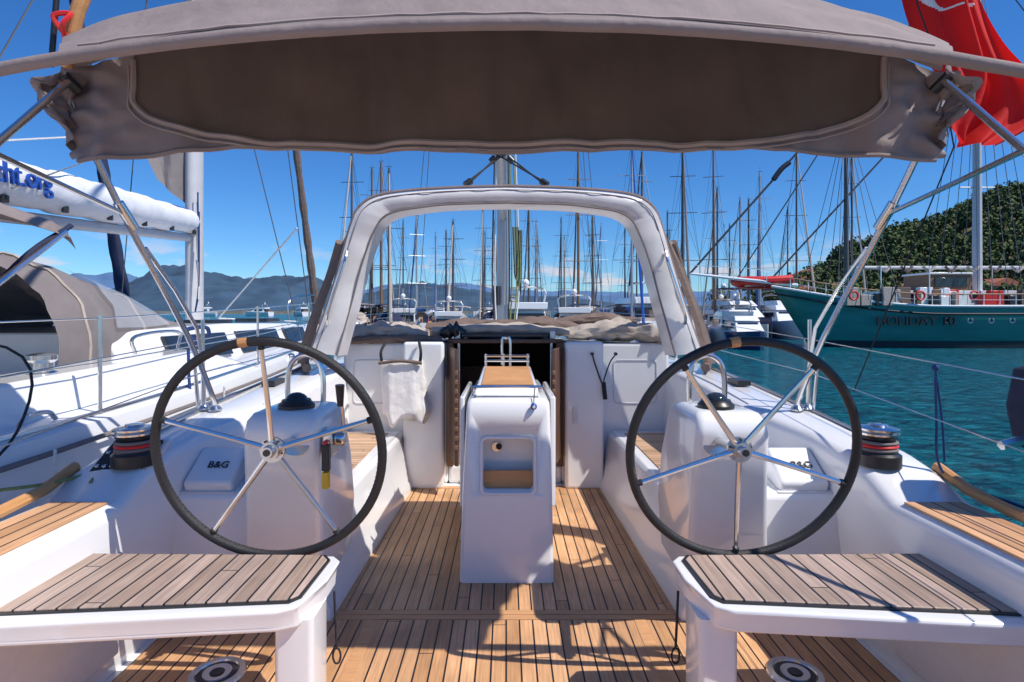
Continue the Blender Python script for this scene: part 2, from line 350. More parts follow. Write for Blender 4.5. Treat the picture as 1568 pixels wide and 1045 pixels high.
# ------------------------------------------------------------------ generic marina boats
def hull_sections(L_,B,fb,stern=.85,n=14):
    out=[]
    for i in range(n+1):
        t=i/n
        wd=B/2*(stern+(1-stern)*math.sin(min(1,t*2)*math.pi/2))*(1 if t<.45 else max(.02,math.cos((t-.45)/.55*math.pi/2)**.7))
        sh=fb*(1+.25*t*t)
        y=-L_/2+L_*t
        out.append((y,wd,sh))
    return out
def yacht(name,x,y,H,rot,L_=12,mast=MASTD,hull=HULLW,cover=NAVY,seed=0,mr=.11,furl=True):
    r=random.Random(seed); e=empty(name); B=L_*.31; fb=1.25
    q=MB(); S=hull_sections(L_,B,fb)
    q.loft([[(-w_,yy,s_),(-w_*.97,yy,s_*.35),(-w_*.6,yy,-.3),(w_*.6,yy,-.3),(w_*.97,yy,s_*.35),(w_,yy,s_)] for yy,w_,s_ in S],hull); 
    q.box(-B*.4,B*.4,-L_*.5-.02,-L_*.5+.3,.35,.5,TEAKP)
    q.build('hull',e,ang=50)
    q=MB(); q.loft([[(-a,yy,fb),(-a*.85,yy,fb+h),(a*.85,yy,fb+h),(a,yy,fb)] for yy,a,h in ((-L_*.12,B*.33,.5),(L_*.05,B*.32,.55),(L_*.2,B*.25,.45),(L_*.3,B*.12,.15))],GEL)
    for s in (-1,1): q.box(s*B*.315-.03,s*B*.315+.03,-L_*.08,L_*.12,fb+.18,fb+.38,SMOKE)
    q.build('cabin',e,bevel=.03)
    q=MB(); mb_=L_*.08
    q.cyl((0,mb_,fb+.4),(0,mb_,H),mr,mast,r2=mr*.7,n=8)
    q.cyl((0,mb_,fb+1.3),(0,-L_*.33,fb+1.4),.09,mast,n=8)
    q.tube([(0,mb_-.1,fb+1.65),(0,-L_*.1,fb+1.6),(0,-L_*.32,fb+1.52)],lambda t:.26-.1*t,cover,n=8,sm=3)
    for k in (.36,.62,.82):
        z=fb+(H-fb)*k; sw=B*.42*(1.1-k*.5)
        q.cyl((-sw,mb_-.2,z+.1),(sw,mb_-.2,z+.1),.035,mast,n=5)
    for s in (-1,1):
        for k in (.62,.82,1):
            z=fb+(H-fb)*k; sw=B*.42*(1.1-.36*.5)
            q.tube([(s*B*.46,mb_-.3,fb),(s*sw,mb_-.2,fb+(H-fb)*.36+.1),(s*.05,mb_,z)],.015,WIRE,n=4,sm=0)
    q.cyl((0,mb_,H-.2),(0,-L_*.5,fb),.018,WIRE,n=4)
    if furl: q.tube([(0,L_*.48,fb+.4),(0,L_*.28,fb+(H-fb)*.5),(0,mb_+.2,H-.5)],lambda t:.13-.08*t,cover if r.random()<.7 else CANVB,n=6,sm=2)
    q.cyl((0,mb_,H),(0,mb_,H+.7),.015,WIRE,n=4); q.box(-.25,.25,mb_-.03,mb_+.03,H+.1,H+.14,WIRE)
    q.build('rig',e)
    q=MB(); c=[CANVG,NAVY,CANVBR,CANVB][r.randint(0,3)]
    q.loft([[(B*.4*math.sin(a),yy,fb+1.75+hh+.25*math.cos(a)) for a in [R(-80+20*i) for i in range(9)]] for yy,hh in ((-L_*.42,0),(-L_*.3,.1),(-L_*.2,0))],c,closed=False)
    q.loft([[(B*.34*math.sin(a),yy,fb+.4+hh*math.cos(a)) for a in [R(-85+17*i) for i in range(11)]] for yy,hh in ((-L_*.12,1),(-L_*.04,.95),(L_*.03,.1))],c,closed=False)
    for s in (-1,1):
        for yy in (-L_*.42,-L_*.2): q.cyl((s*B*.42,yy,fb),(s*B*.39,yy,fb+1.8),.025,STEEL,n=5)
    for i in range(9):
        x0=r.uniform(-B*.38,B*.3); y0=-L_*r.uniform(.3,.49); q.box(x0,x0+r.uniform(.2,.6),y0,y0+.3,fb-.1,fb+r.uniform(.2,1.1),r.choice([REDP,CANVB,NAVY,CANVBR,TEAKP,BLACK,YEL]))
    q.build('canvas',e)
    q=MB()
    for s in (-1,1):
        top=[]
        for yy,w_,s_ in S[::2]:
            q.cyl((s*w_*.96,yy,s_),(s*w_*.96,yy,s_+.62),.018,STEEL,n=4); top.append((s*w_*.96,yy,s_+.62))
        q.tube(top,.014,STEEL,n=4,sm=0)
        for k in range(3): q.cyl((s*(B/2+.1),-L_*.3+k*L_*.25,.35),(s*(B/2+.1),-L_*.3+k*L_*.25,.95),.12,[WCL,NAVY][k%2],n=7)
    q.build('railing',e)
    e.location=(x,y,WZ); e.rotation_euler=(0,0,rot); return e
tab=[(-13.3,50,16.5),(-14.1,60,18),(-12.6,56,17.6),(-9.9,48,14.5),(-11.6,75,15.3),(-9.5,90,15.3),(-3.2,80,17),(7.1,55,18.6),(11.2,75,15.3),(11.3,52,17.7),(14.7,60,19.8),(15.4,50,17.1),
(21.1,58,19.4),(26.4,70,18.1),(29.5,66,19),(31.2,62,20),(2.6,62,15),(-19,72,15),(-6,66,13),(4.5,84,16),(35,82,19),(20,88,17),(40,96,22),(47,78,24),(-8,86,16),(9,92,18),(26,92,19),(15,100,19),
(-17,95,18),(-13,105,17),(-4,110,18),(1,104,17),(6,115,19),(12,118,18),(19,112,20),(25,120,20),(31,108,18),(37,118,21),(44,112,20),(-22,108,17),(52,104,22),(-1.5,72,14)]
covs=[NAVY,CANVG,CANVBR,CANVB,BLUEP]
for i,(x,y,H) in enumerate(tab):
    yacht('sailing_yacht',x,y,H,R([170,8,-12,185,15,178][i%6]+(-8 if x>0 else 8)),L_=11+(i*7%4),mast=[MASTD,MASTD,MASTT,MASTD,ALU][i%5],hull=[HULLW,HULLW,HULLN,HULLW][i%4],cover=covs[i%5],seed=i,mr=.125+.02*(i%3))
def motor(name,x,y,rot,s=1.0,hm=HULLW):
    e=empty(name); q=MB(); S=hull_sections(11,3.7,1.5,.95)
    q.loft([[(-w_,yy,s_),(-w_*.8,yy,0),(-w_*.5,yy,-.3),(w_*.5,yy,-.3),(w_*.8,yy,0),(w_,yy,s_)] for yy,w_,s_ in S],hm); q.build('hull',e,ang=50)
    q=MB(); q.loft([[(-1.5,-3.6,1.5),(1.5,-3.6,1.5),(1.4,2.4,1.6),(-1.4,2.4,1.6)],[(-1.35,-3.4,2.75),(1.35,-3.4,2.75),(1.2,.9,2.75),(-1.2,.9,2.75)]],GEL)
    q.loft([[(-1.45,-3.9,2.78),(1.45,-3.9,2.78),(1.25,1.2,2.78),(-1.25,1.2,2.78)],[(-1.5,-3.9,3.3),(1.5,-3.9,3.3),(1.1,.4,3.3),(-1.1,.4,3.3)]],GEL); q.build('cabin',e,bevel=.06)
    q=MB(); q.box(-1.3,1.3,-3.72,-3.5,1.7,2.5,SMOKE); q.box(-1.47,-1.40,-2.8,.6,2.0,2.55,SMOKE); q.box(1.40,1.47,-2.8,.6,2.0,2.55,SMOKE)
    q.box(-1.6,1.6,-5.3,-3.9,1.5,1.75,CANVB); q.box(-.9,.4,-5.2,-4.3,1.75,2.3,CANVBR)
    q.loft([[(-1.1,1.75,2.0),(1.1,1.75,2.0)],[(-1.0,1.15,2.6),(1.0,1.15,2.6)]],SMOKE,closed=False); q.build('windows',e)
    q=MB(); q.tube([(-1.4,-2.6,3.3),(-1.3,-2.9,4.3),(1.3,-2.9,4.3),(1.4,-2.6,3.3)],.07,GEL,n=6,sm=3); q.loft([[(-1.4,-3.4,4.4),(1.4,-3.4,4.4)],[(-1.3,-.6,4.5),(1.3,-.6,4.5)]],NAVY if s>1 else CANVB,closed=False); q.cyl((0,-2.9,4.3),(0,-2.9,5.6),.03,GEL,n=5); q.sphere((0,-2.9,4.75),.28,GEL,8); q.build('radar_arch',e)
    e.location=(x,y,WZ); e.rotation_euler=(0,0,rot); e.scale=(s,s,s)
for i,(x,y,rt,s) in enumerate([(1.2,45,5,1),(5.9,50,-5,.9),(12.5,56,10,1.2),(-5,52,0,.8),(24.5,60,185,1.15),(28.5,58,170,1.0),(18.3,47,-8,.8),(-11,62,5,.9),(33.5,68,175,1.2),(-16.6,66,-10,.8),(17.6,42,172,.7),(21,52,190,.85)]):
    motor('motor_yacht',x,y,R(rt),s,[HULLW,HULLN,HULLW][i%3])
for i in range(9):
    motor('motor_yacht',-170+i*26+random.uniform(-6,6),330+random.uniform(-20,40),R(random.uniform(40,140)),1.6)
b=MB(); vs=[];fs=[]
for i in range(160):
    x=-900+i*9; vs+=[(x,700,WZ),(x,705,WZ+2.5+2.5*max(0,nz(x*.05,1))+random.uniform(0,2.5)),(x,760,WZ+3)]
for i in range(159):
    a=i*3; fs+=[(a,a+3,a+4,a+1),(a+1,a+4,a+5,a+2)]
b.add(vs,fs,pmat('far_shore',(.13,.13,.11),.9,var=.5,scale=.08)); b.build('far_shore',ang=20)

# ------------------------------------------------------------------ gulet
e=empty('wooden_gulet')
def gw(t): return 3.1*(min(1,(t/.45))**.62)*(1 if t<.75 else 1-.35*((t-.75)/.25)**2)
def gs(t): return WZ+3.0+1.55*max(0,1-t/.4)**1.7+.9*max(0,(t-.6)/.4)**1.5
q=MB(); rings=[]; Lg=27
for i in range(25):
    t=i/24; x0=20+Lg*t; wd=max(.05,gw(t)); s_=gs(t); rk=3.2*max(0,1-t/.3)**1.3
    rings.append([(x0,43-wd,s_),(x0+rk*.4,43-wd*.93,s_-1.2),(x0+rk*.8,43-wd*.8,WZ+.55),(x0+rk,43-wd*.5,WZ-.4),(x0+rk,43+wd*.5,WZ-.4),(x0+rk*.8,43+wd*.8,WZ+.55),(x0+rk*.4,43+wd*.93,s_-1.2),(x0,43+wd,s_)])
q.loft(rings,TURQ); fixn(q.build('hull',e,ang=60))
q=MB()
for k,(zz,rr,mt) in enumerate(((0,.09,GEL),(-.55,.07,BOOT))):
    q.tube([(r_[0][0]+ (.15 if zz else 0),r_[0][1]-.03,r_[0][2]+zz) for r_ in rings],rr,mt,n=6,sm=0)
q.loft([[(r_[2][0],r_[2][1]-.02,WZ+.5),(r_[3][0],r_[2][1]+.1,WZ-.3)] for r_ in rings],BOOT,closed=False)
q.build('rubbing_strake',e)
q=MB()
for t in [.36+.055*i for i in range(11)]:
    x0=20+Lg*t; q.cyl((x0,43-gw(t)*.93-.06,gs(t)-1.0),(x0,43-gw(t)*.93+.1,gs(t)-1.0),.2,GEL,n=14); q.cyl((x0,43-gw(t)*.93-.08,gs(t)-1.0),(x0,43-gw(t)*.93,gs(t)-1.0),.14,SMOKE,n=14)
q.build('portholes',e)
q=MB()
q.box(28,41,41.3,44.7,2.1,3.15,GEL); q.box(31,34,41.6,44.4,3.15,4.35,MASTT); q.box(30.9,34.1,41.5,44.5,4.35,4.5,GEL)
for i in range(7): q.box(28.6+i*1.75,29.6+i*1.75,41.24,41.3,2.4,2.9,SMOKE)
q.box(31.3,33.7,41.54,41.6,3.4,4.1,SMOKE)
q.build('deckhouse',e,bevel=.05)
q=MB()
top=[];
for i in range(1,25):
    t=i/24; r_=rings[i][0]; q.cyl(r_,(r_[0],r_[1],r_[2]+.85),.03,GEL,n=5); top.append((r_[0],r_[1],r_[2]+.85))
q.tube(top,.045,MASTT,n=5,sm=0); q.tube([(a,b_,c-.4) for a,b_,c in top],.02,GEL,n=4,sm=0)
q.cyl((26,43,4.95),(47,43,4.95),.13,MASTW,n=8)
q.cyl((22,43,3.6),(13.9,43,4.5),.16,GEL,r2=.09,n=8)
for xx in (14.5,17,19.5):
    q.cyl((xx,42.6,4.3-(xx-14)*.1),(xx,42.6,5.1-(xx-14)*.1),.025,STEEL,n=4)
q.tube([(14,42.6,5.1),(17,42.6,4.95),(20,42.6,4.7)],.03,STEEL,n=4,sm=0)
for xx in (27,30.5,35,39,43): q.cyl((xx,41,2.2),(xx,41,4.9),.04,GEL,n=5)
q.build('rails_and_bowsprit',e)
q=MB()
q.cyl((35.6,43,2),(35.6,43,30),.33,MASTW,r2=.22,n=10); q.cyl((25.7,43,2),(25.7,43,17),.2,MASTD,r2=.13,n=8); q.cyl((42.5,43,2),(42.5,43,22),.24,MASTT,n=8)
q.cyl((34.3,43,11),(36.9,43,11),.06,MASTW,n=5)
for a,c,rr in (((13.9,43,4.5),(35.6,43,29),.085),((17.5,43,4.2),(25.7,43,16.8),.05),((19.5,43,3.5),(35.6,43,21),.07),((25.7,43,16.8),(35.6,43,25),.04),((35.6,43,29),(42.5,43,20),.04)):
    q.cyl(a,c,rr,WIRE,n=5)
q.tube([(20.2,43,11.6),(20.8,43,12.4),(21.4,43,12.9)],.2,BLACK,n=6)
for mx,h in ((35.6,27),(25.7,15.5),(42.5,20)):
    for dx in (-2.2,-1.1,0,1.1,2.2):
        for sy in (-1,1): q.cyl((mx+dx,43+sy*2.7,2.4),(mx+dx*.1,43,h),.022,WIRE,n=4)
for i in range(9): q.tube([(27+i*1.6,41.2,4.9),(27.4+i*1.6,41.1,4.5),(27.8+i*1.6,41.2,4.9)],.1,[CANVB,CANVBR][i%2],n=5,sm=2)
q.build('masts_and_rigging',e)
q=MB(); r2=random.Random(5)
for i in range(60):
    x0=r2.uniform(24,46); h=r2.uniform(.3,1.2); y0=r2.uniform(40.6,41.2); q.box(x0,x0+r2.uniform(.2,1.0),y0,y0+.4,2.05,2.2+h,r2.choice([REDP,REDP,CANVB,CANVB,MASTT,GEL,CANVBR,NAVY,TEAKP,BLACK]))
for x0 in (24.5,29.2,33,38.2):
    q.tube([(x0+.3*math.cos(a),40.1,2.75+.3*math.sin(a)) for a in [R(45*i) for i in range(8)]],.075,REDP,n=6,sm=3,closed=True)
q.build('deck_gear',e,bevel=.04,seg=2)
def text(name,s,loc,rot,size,mat,parent,ext=.01):
    c=bpy.data.curves.new(name,'FONT'); c.body=s; c.size=size; c.extrude=ext; c.materials.append(mat)
    o=link(bpy.data.objects.new(name,c)); o.location=loc; o.rotation_euler=rot; o.parent=parent; return o
text('name_lettering','HOLIDAY 10',(26.4,40.62,.66),(R(90),0,R(-8.5)),.92,BLACK,e,.08)
e=empty('inflatable_dinghy'); q=MB()
q.tube([(-1.5,-.7,0),(0,-.75,0),(1.2,-.6,.08),(1.9,0,.2),(1.2,.6,.08),(0,.75,0),(-1.5,.7,0)],.3,REDP,n=10,sm=5)
q.build('tubes',e); q=MB(); q.box(-1.4,1.3,-.6,.6,-.15,-.05,BLACK); q.box(-.3,0,-.7,.7,.05,.12,GEL); q.box(-1.5,-1.4,-.6,.6,-.15,.35,GEL); q.cyl((-1.6,0,-.3),(-1.6,0,.6),.12,BLACK); q.build('floor_and_motor',e)
e.location=(20.0,44.0,3.85); e.rotation_euler=(.15,.05,R(170)); e.scale=(1.15,1.15,1.15)

# ------------------------------------------------------------------ own yacht: hull and mouldings
own=empty('cockpit_moulding')
for s in (-1,1):
    q=MB(); rings=[]
    for (y,xb,zb,xt,zt,xo) in [(-.8,1.7,0,1.66,.77,2.0),(.8,1.74,0,1.69,.77,2.08),(2.50,1.74,0,1.69,.77,2.07),(2.68,1.74,0,1.69,.86,2.06),(2.85,1.74,0,1.69,.905,2.05),(3.15,1.72,.2,1.67,.94,2.04),(3.45,1.55,.42,1.60,.965,2.035),(3.7,1.48,.45,1.53,.985,2.03),(4.4,1.48,.45,1.52,1.04,2.01),(5.5,1.46,.45,1.5,1.10,1.96),(8,1.3,.8,1.25,1.12,1.72),(10.2,.6,.9,.62,1.10,1.1),(12.3,.02,.9,.03,1.08,.08)]:
        pr=[(xb,zb),(xt-.012,zt-.06),(xt,zt-.025),(xt+.035,zt),(xo-.06,zt-.005),(xo-.015,zt-.03),(xo,zt-.08),(xo+.04,zt-.5),(xo-.05 if y<11 else xo,-1.1)]
        rings.append([(s*a,y,z) for a,z in pr])
    q.loft(rings,GEL,closed=False); fixn(q.build('coaming',own,ang=40))
    q=MB(); pr=[(.9,-.02),(.905,.05),(.93,.10),(1.0,.47),(1.03,.5),(1.55,.5),(1.55,-.02)]
    q.loft([[(s*(a-(.06 if y>4 else 0)*(a<1.2)),y,z) for a,z in pr] for y in (2.93,5.25)],GEL); fixn(q.build('bench',own,bevel=.012))
    q=MB(); q.box(s*1.07 if s>0 else -1.47,1.47 if s>0 else -1.07,3.7,5.15,.5,.508,TEAKB); q.build('bench_teak',own,bevel=.002)
    q=MB(); q.loft([[(s*a,y,z) for a,y,z in ((1.0,2.89,0),(1.745,2.89,0),(1.745,3.6,0),(1.0,3.6,0))],[(s*a,y,z) for a,y,z in ((1.14,2.92,.665),(1.74,2.92,.665),(1.74,3.6,.79),(1.14,3.6,.79))]],GEL); fixn(q.build('console',own,bevel=.03,seg=4))
    q=MB(); q.tube([(s*a,2.897+.045*b_,b_) for a,b_ in rrect(1.42,.36,.19,.20,.04,4)],.006,GEL2,n=6,sm=0,closed=True); q.build('locker_rim',own)
    q=MB(); q.hexa([(s*1.735,1.6,.1),(s*1.735,2.5,.1),(s*1.70,2.5,.55),(s*1.70,1.6,.55),(s*1.70,1.6,.1),(s*1.70,2.5,.1),(s*1.68,2.5,.55),(s*1.68,1.6,.55)],GEL2); fixn(q.build('side_locker',own,bevel=.02))
    q=MB(); q.cyl((s*1.72,2.66,.28),(s*1.69,2.66,.285),.05,GEL2,n=20)
    for k in range(5): q.box(min(s*1.685,s*1.69),max(s*1.685,s*1.69),2.625,2.695,.25+.014*k,.256+.014*k,BLACK)
    q.build('vent',own)
    q=MB(); q.box(min(s*1.72,s*1.97),max(s*1.72,s*1.97),1.2,2.46,.77,.779,TEAK); q.build('side_deck_teak',own,bevel=.002)
    q=MB(); q.tube([(s*2.05,.8,.79),(s*2.05,2.3,.79),(s*2.06,2.72,.86)],.026,TEAKP,n=8,sm=3); q.build('toe_rail',own)
    q=MB(); q.tube([(s*1.60,3.75,.992),(s*1.60,4.4,1.045),(s*1.58,5.4,1.10)],.006,GEL2,n=6,sm=3)
    q.tube([(s*1.93,3.0,.935),(s*1.93,3.6,.982),(s*1.91,4.4,1.042),(s*1.87,5.4,1.10)],.012,STEEL,n=6,sm=3); q.box(s*1.80-.05,s*1.80+.05,4.3,4.5,1.04,1.08,BLACK)
    q.build('deck_track',own)
q=MB(); q.box(-1.8,1.8,-.8,3.0,-.05,0,GEL); q.box(-.97,.97,3.0,5.4,-.05,0,GEL); q.box(-1.8,1.8,-.8,-.7,-.05,.7,GEL); q.build('cockpit_sole',own)
q=MB(); q.box(-1.70,1.70,-.6,2.94,.0,.008,TEAK); q.box(-.86,.86,3.04,5.12,.0,.008,TEAK); q.build('sole_teak',own)
q=MB()
q.box(-1.70,1.70,2.945,2.985,0,.010,TEAKM); q.box(-.90,.90,2.992,3.035,0,.010,TEAKM)
q.box(-.90,-.865,3.04,5.2,0,.010,TEAKM); q.box(.865,.90,3.04,5.2,0,.010,TEAKM); q.box(-.86,.86,5.125,5.2,0,.010,TEAKM)
q.box(-.72,-.66,2.2,2.94,0.008,.0105,TEAKM); q.box(.66,.72,2.2,2.94,0.008,.0105,TEAKM)
q.build('sole_margin',own,bevel=.002)
q=MB()
for s in (-1,1):
    q.revolve([(.0001,.012),(.03,.013),(.032,.018),(.06,.02),(.062,.012),(.085,.012),(.09,.02),(.115,.018),(.12,.008)],(s*1.27,2.5,0),STEEL,28)
    q.revolve([(.0001,.019),(.028,.02),(.03,.008)],(s*1.27,2.5,0.002),BLACK,20); q.revolve([(.062,.0125),(.084,.0125),(.084,.008)],(s*1.27,2.5,0.002),BLACK,24)
q.build('deck_plates',own)
q=MB()
q.box(-1.52,-.54,5.3,5.38,0,1.31,GEL); q.box(.52,1.52,5.3,5.38,0,1.31,GEL); q.box(-.54,.52,5.3,5.38,0,.17,GEL)
q.box(-.93,-.56,5.12,5.3,0,1.33,GEL); q.box(.53,.88,5.12,5.3,0,1.33,GEL)
q.build('bulkhead',own,bevel=.03,seg=4)
q=MB(); q.tube([(a,5.297,b_) for a,b_ in rrect(1.2,.95,.2,.2,.04,4)],.005,GEL2,n=6,sm=0,closed=True); q.tube([(a,5.297,b_) for a,b_ in rrect(-1.22,.95,.2,.2,.04,4)],.005,GEL2,n=6,sm=0,closed=True)
q.box(.60,.64,5.10,5.12,.6,.75,GEL2); q.build('bulkhead_lockers',own)
q=MB()
for s in (-1,1):
    q.box(min(s*.48,s*.54)-.01,max(s*.48,s*.54)-.01,5.26,5.40,.17,1.33,WOODD)
    q.box(min(s*.42,s*.445)-.01,max(s*.42,s*.445)-.01,5.3,5.40,.17,1.33,STEEL)
q.box(-.55,.53,5.26,5.4,1.31,1.345,WOODD)
q.build('companionway_frame',own,bevel=.005)
q=MB()
for s in (-1,1):
    x0=s*.49-.01
    q.hexa([(x0,5.22,.28),(x0+.03*s,5.22,.28),(x0+.03*s-s*.09,4.86,.28),(x0-s*.09,4.86,.28),(x0,5.22,1.28),(x0+.03*s,5.22,1.28),(x0+.03*s-s*.09,4.86,1.28),(x0-s*.09,4.86,1.28)],WOODD)
    for z in (.38,1.15): q.box(x0-s*.02-.02,x0-s*.02+.02,5.1,5.2,z,z+.04,STEEL)
    for k in range(9): q.box(x0-s*.075-.014,x0-s*.075+.014,4.84,4.86,.42+.08*k,.46+.08*k,MASTT)
fixn(q.build('companionway_doors',own,bevel=.006))
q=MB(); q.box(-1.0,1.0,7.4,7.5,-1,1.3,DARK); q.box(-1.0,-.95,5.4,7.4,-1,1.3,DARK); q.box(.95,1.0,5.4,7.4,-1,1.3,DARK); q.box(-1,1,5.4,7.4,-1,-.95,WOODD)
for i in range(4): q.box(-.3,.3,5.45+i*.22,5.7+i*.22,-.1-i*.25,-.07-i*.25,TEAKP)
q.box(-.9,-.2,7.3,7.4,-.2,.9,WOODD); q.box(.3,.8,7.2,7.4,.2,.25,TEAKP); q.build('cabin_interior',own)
q=MB(); rr=[]
for y,hw,z in ((5.3,1.5,1.31),(6.5,1.4,1.34),(8,1.2,1.34),(9.6,.85,1.28),(10.8,.4,1.12)):
    rr.append([(-hw,y,1.0),(-hw+.04,y,z-.06),(-hw+.12,y,z),(0,y,z+.04),(hw-.12,y,z),(hw-.04,y,z-.06),(hw,y,1.0)])
q.loft(rr,GEL,closed=False); fixn(q.build('coachroof',own,ang=40))
q=MB(); q.box(-.42,.40,5.32,6.3,1.36,1.40,SMOKE); q.box(-.48,-.43,5.3,6.6,1.35,1.42,GEL); q.box(.41,.46,5.3,6.6,1.35,1.42,GEL); q.build('sliding_hatch',own,bevel=.01)

e=empty('engine_control_panel'); q=MB()
q.hexa([(-1.98,2.66,.795),(-1.70,2.66,.795),(-1.70,2.9,.93),(-1.98,2.9,.93),(-1.98,2.64,.825),(-1.70,2.64,.825),(-1.70,2.88,.96),(-1.98,2.88,.96)],GEL2)
q.build('panel_base',e,bevel=.01)
q=MB()
for (x0,x1) in ((-1.96,-1.84),(-1.83,-1.72)):
    q.hexa([(x0,2.665,.825),(x1,2.665,.825),(x1,2.86,.935),(x0,2.86,.935),(x0,2.66,.845),(x1,2.66,.845),(x1,2.855,.96),(x0,2.855,.96)],BLACK)
for i in range(3):
    for j in range(2): q.cyl((-1.94+i*.035,2.70+j*.08,.862+j*.045),(-1.94+i*.035,2.695+j*.08,.874+j*.045),.011,STEEL,n=10)
q.hexa([(-1.81,2.74,.89),(-1.74,2.74,.89),(-1.74,2.82,.935),(-1.81,2.82,.935),(-1.81,2.735,.895),(-1.74,2.735,.895),(-1.74,2.815,.945),(-1.81,2.815,.945)],SMOKE)
q.build('switch_panels',e,bevel=.004)
for s in (-1,1):
    e=empty('instrument_pod'); q=MB(); cx=s*1.545
    q.hexa([(cx-.13,2.95,.66),(cx+.13,2.95,.66),(cx+.13,3.2,.73),(cx-.13,3.2,.73),(cx-.125,2.93,.72),(cx+.125,2.93,.72),(cx+.12,3.12,.865),(cx-.12,3.12,.865)],GEL)
    fixn(q.build('cover',e,bevel=.02,seg=4))
    q=MB(); q.hexa([(cx-.145,2.935,.655),(cx+.145,2.935,.655),(cx+.145,3.22,.722),(cx-.145,3.22,.722),(cx-.145,2.93,.672),(cx+.145,2.93,.672),(cx+.145,3.215,.739),(cx-.145,3.215,.739)],GEL2); fixn(q.build('base',e,bevel=.006))
    t=text('lettering','B&G',(cx-.035,3.0,.780),(R(37.5),0,0),.058,BLACK,e,.002)
e=empty('chart_plotter_cover'); q=MB(); q.hexa([(-1.40,3.15,.74),(-1.20,3.15,.74),(-1.20,3.35,.80),(-1.40,3.35,.80),(-1.40,3.13,.82),(-1.20,3.13,.82),(-1.20,3.3,.90),(-1.40,3.3,.90)],BLACK); fixn(q.build('cover',e,bevel=.01))

# ------------------------------------------------------------------ helm pedestals
for s in (-1,1):
    e=empty('helm_pedestal'); q=MB(); rings=[]; cx=s*1.03
    for z,hx,off,y0,y1 in ((.0,.20,.13,2.90,3.5),(.5,.195,.07,2.80,3.42),(.8,.182,.03,2.68,3.25),(1.04,.168,0,2.57,3.06),(1.10,.16,0,2.585,3.02),(1.13,.145,0,2.62,2.98),(1.14,.12,0,2.66,2.94)):
        rings.append([(a,b_,z) for a,b_ in rrect(cx+s*off,(y0+y1)/2,hx,(y1-y0)/2,.034,5)])
    q.loft(rings,GEL); q.build('body',e,ang=50)
    q=MB(); q.revolve([(.085,0),(.085,.02),(.07,.035),(.066,.045)],(cx-s*.02,2.74,1.135),BLACK,24); q.sphere((cx-s*.02,2.74,1.17),.055,SMOKE,20,.8)
    q.build('compass',e)
    q=MB(); xa=cx-.09; xb=cx+.09
    q.tube([(xa,2.92,1.12),(xa,2.92,1.26),(xa+.025,2.92,1.345),(cx,2.92,1.38),(xb-.025,2.92,1.345),(xb,2.92,1.26),(xb,2.92,1.12)],.0135,STEEL,n=10)
    for xx in (xa,xb): q.revolve([(.03,0),(.03,.012),(.015,.016)],(xx,2.92,1.105),STEEL,16)
    q.build('grab_rail',e)
    q=MB(); q.cyl((s*.965,2.60,1.02),(s*.965,2.635,1.01),.075,CHROME,n=24); q.cyl((s*.965,2.36,1.035),(s*.965,2.62,1.01),.022,STEEL,n=16)
    for k in range(6):
        a=R(60*k); q.sphere((s*.965+.06*math.cos(a),2.598,1.02+.06*math.sin(a)),.008,BLACK,6)
    q.build('steering_shaft',e)
e=empty('throttle_lever'); q=MB()
q.box(-.86,-.81,2.64,2.76,.92,1.05,STEEL); q.cyl((-.81,2.7,1.0),(-.76,2.7,1.0),.035,STEEL,n=16); q.build('mount',e,bevel=.012)
q=MB(); q.tube([(-.77,2.7,1.0),(-.77,2.68,1.1),(-.775,2.66,1.2)],.010,STEEL,n=8); q.tube([(-.775,2.66,1.16),(-.775,2.655,1.21),(-.775,2.65,1.26)],lambda t:.014+.008*t,BLACK,n=10); q.build('lever',e)
q=MB(); q.box(-.835,-.80,2.57,2.60,.88,1.0,BLACK); q.box(-.832,-.803,2.565,2.60,.80,.875,YEL); q.cyl((-.818,2.56,1.01),(-.818,2.60,1.01),.010,REDP,n=10); q.build('kill_switch_tag',e,bevel=.004)

# ------------------------------------------------------------------ steering wheels
def wheel(cx,a0):
    e=empty('steering_wheel'); cy,cz=2.3,1.035; T=R(10)
    def P(r,a,dy=0):
        x=r*math.cos(a); z=r*math.sin(a)
        return (cx+x,cy-z*math.sin(T)+dy*math.cos(T),cz+z*math.cos(T))
    q=MB(); rr=.458
    q.tube([P(rr,R(5*k)) for k in range(72)],.0185,LEATH,n=12,sm=0,closed=True); q.build('rim',e,ang=60)
    q=MB()
    for k in range(144):
        q.cyl(P(rr-.0178,R(2.5*k)),P(rr-.0186,R(2.5*k+1.2)),.0013,CANVBR,n=4)
    q.tube([P(rr,R(a)) for a in (96,97.5,99,100.5)],.0203,TEAKP,n=10,sm=0); q.build('stitching',e)
    q=MB()
    for k in range(5):
        a=R(a0+72*k); q.tube([P(.025,a,.035),P(.2,a,.024),P(rr-.03,a,.0)],lambda t:.0125-.003*t,STEEL,n=8,sm=4)
        q.tube([P(rr-.033,a),P(rr-.012,a)],.014,LEATH,n=8,sm=0)
    q.cyl(P(0,0,.055),P(0,0,.0),.036,CHROME,n=24); q.cyl(P(0,0,.0),P(0,0,-.025),.027,CHROME,r2=.022,n=20); q.cyl(P(0,0,-.025),P(0,0,-.029),.014,BLACK,n=16)
    q.cyl(P(0,0,.028),P(0,0,.044),.052,CHROME,n=24)
    for k in range(5):
        a=R(a0+36+72*k); q.sphere(P(.043,a,.026),.005,BLACK,6)
    q.build('spokes_and_hub',e)
wheel(-.9586,90); wheel(.9586,54)

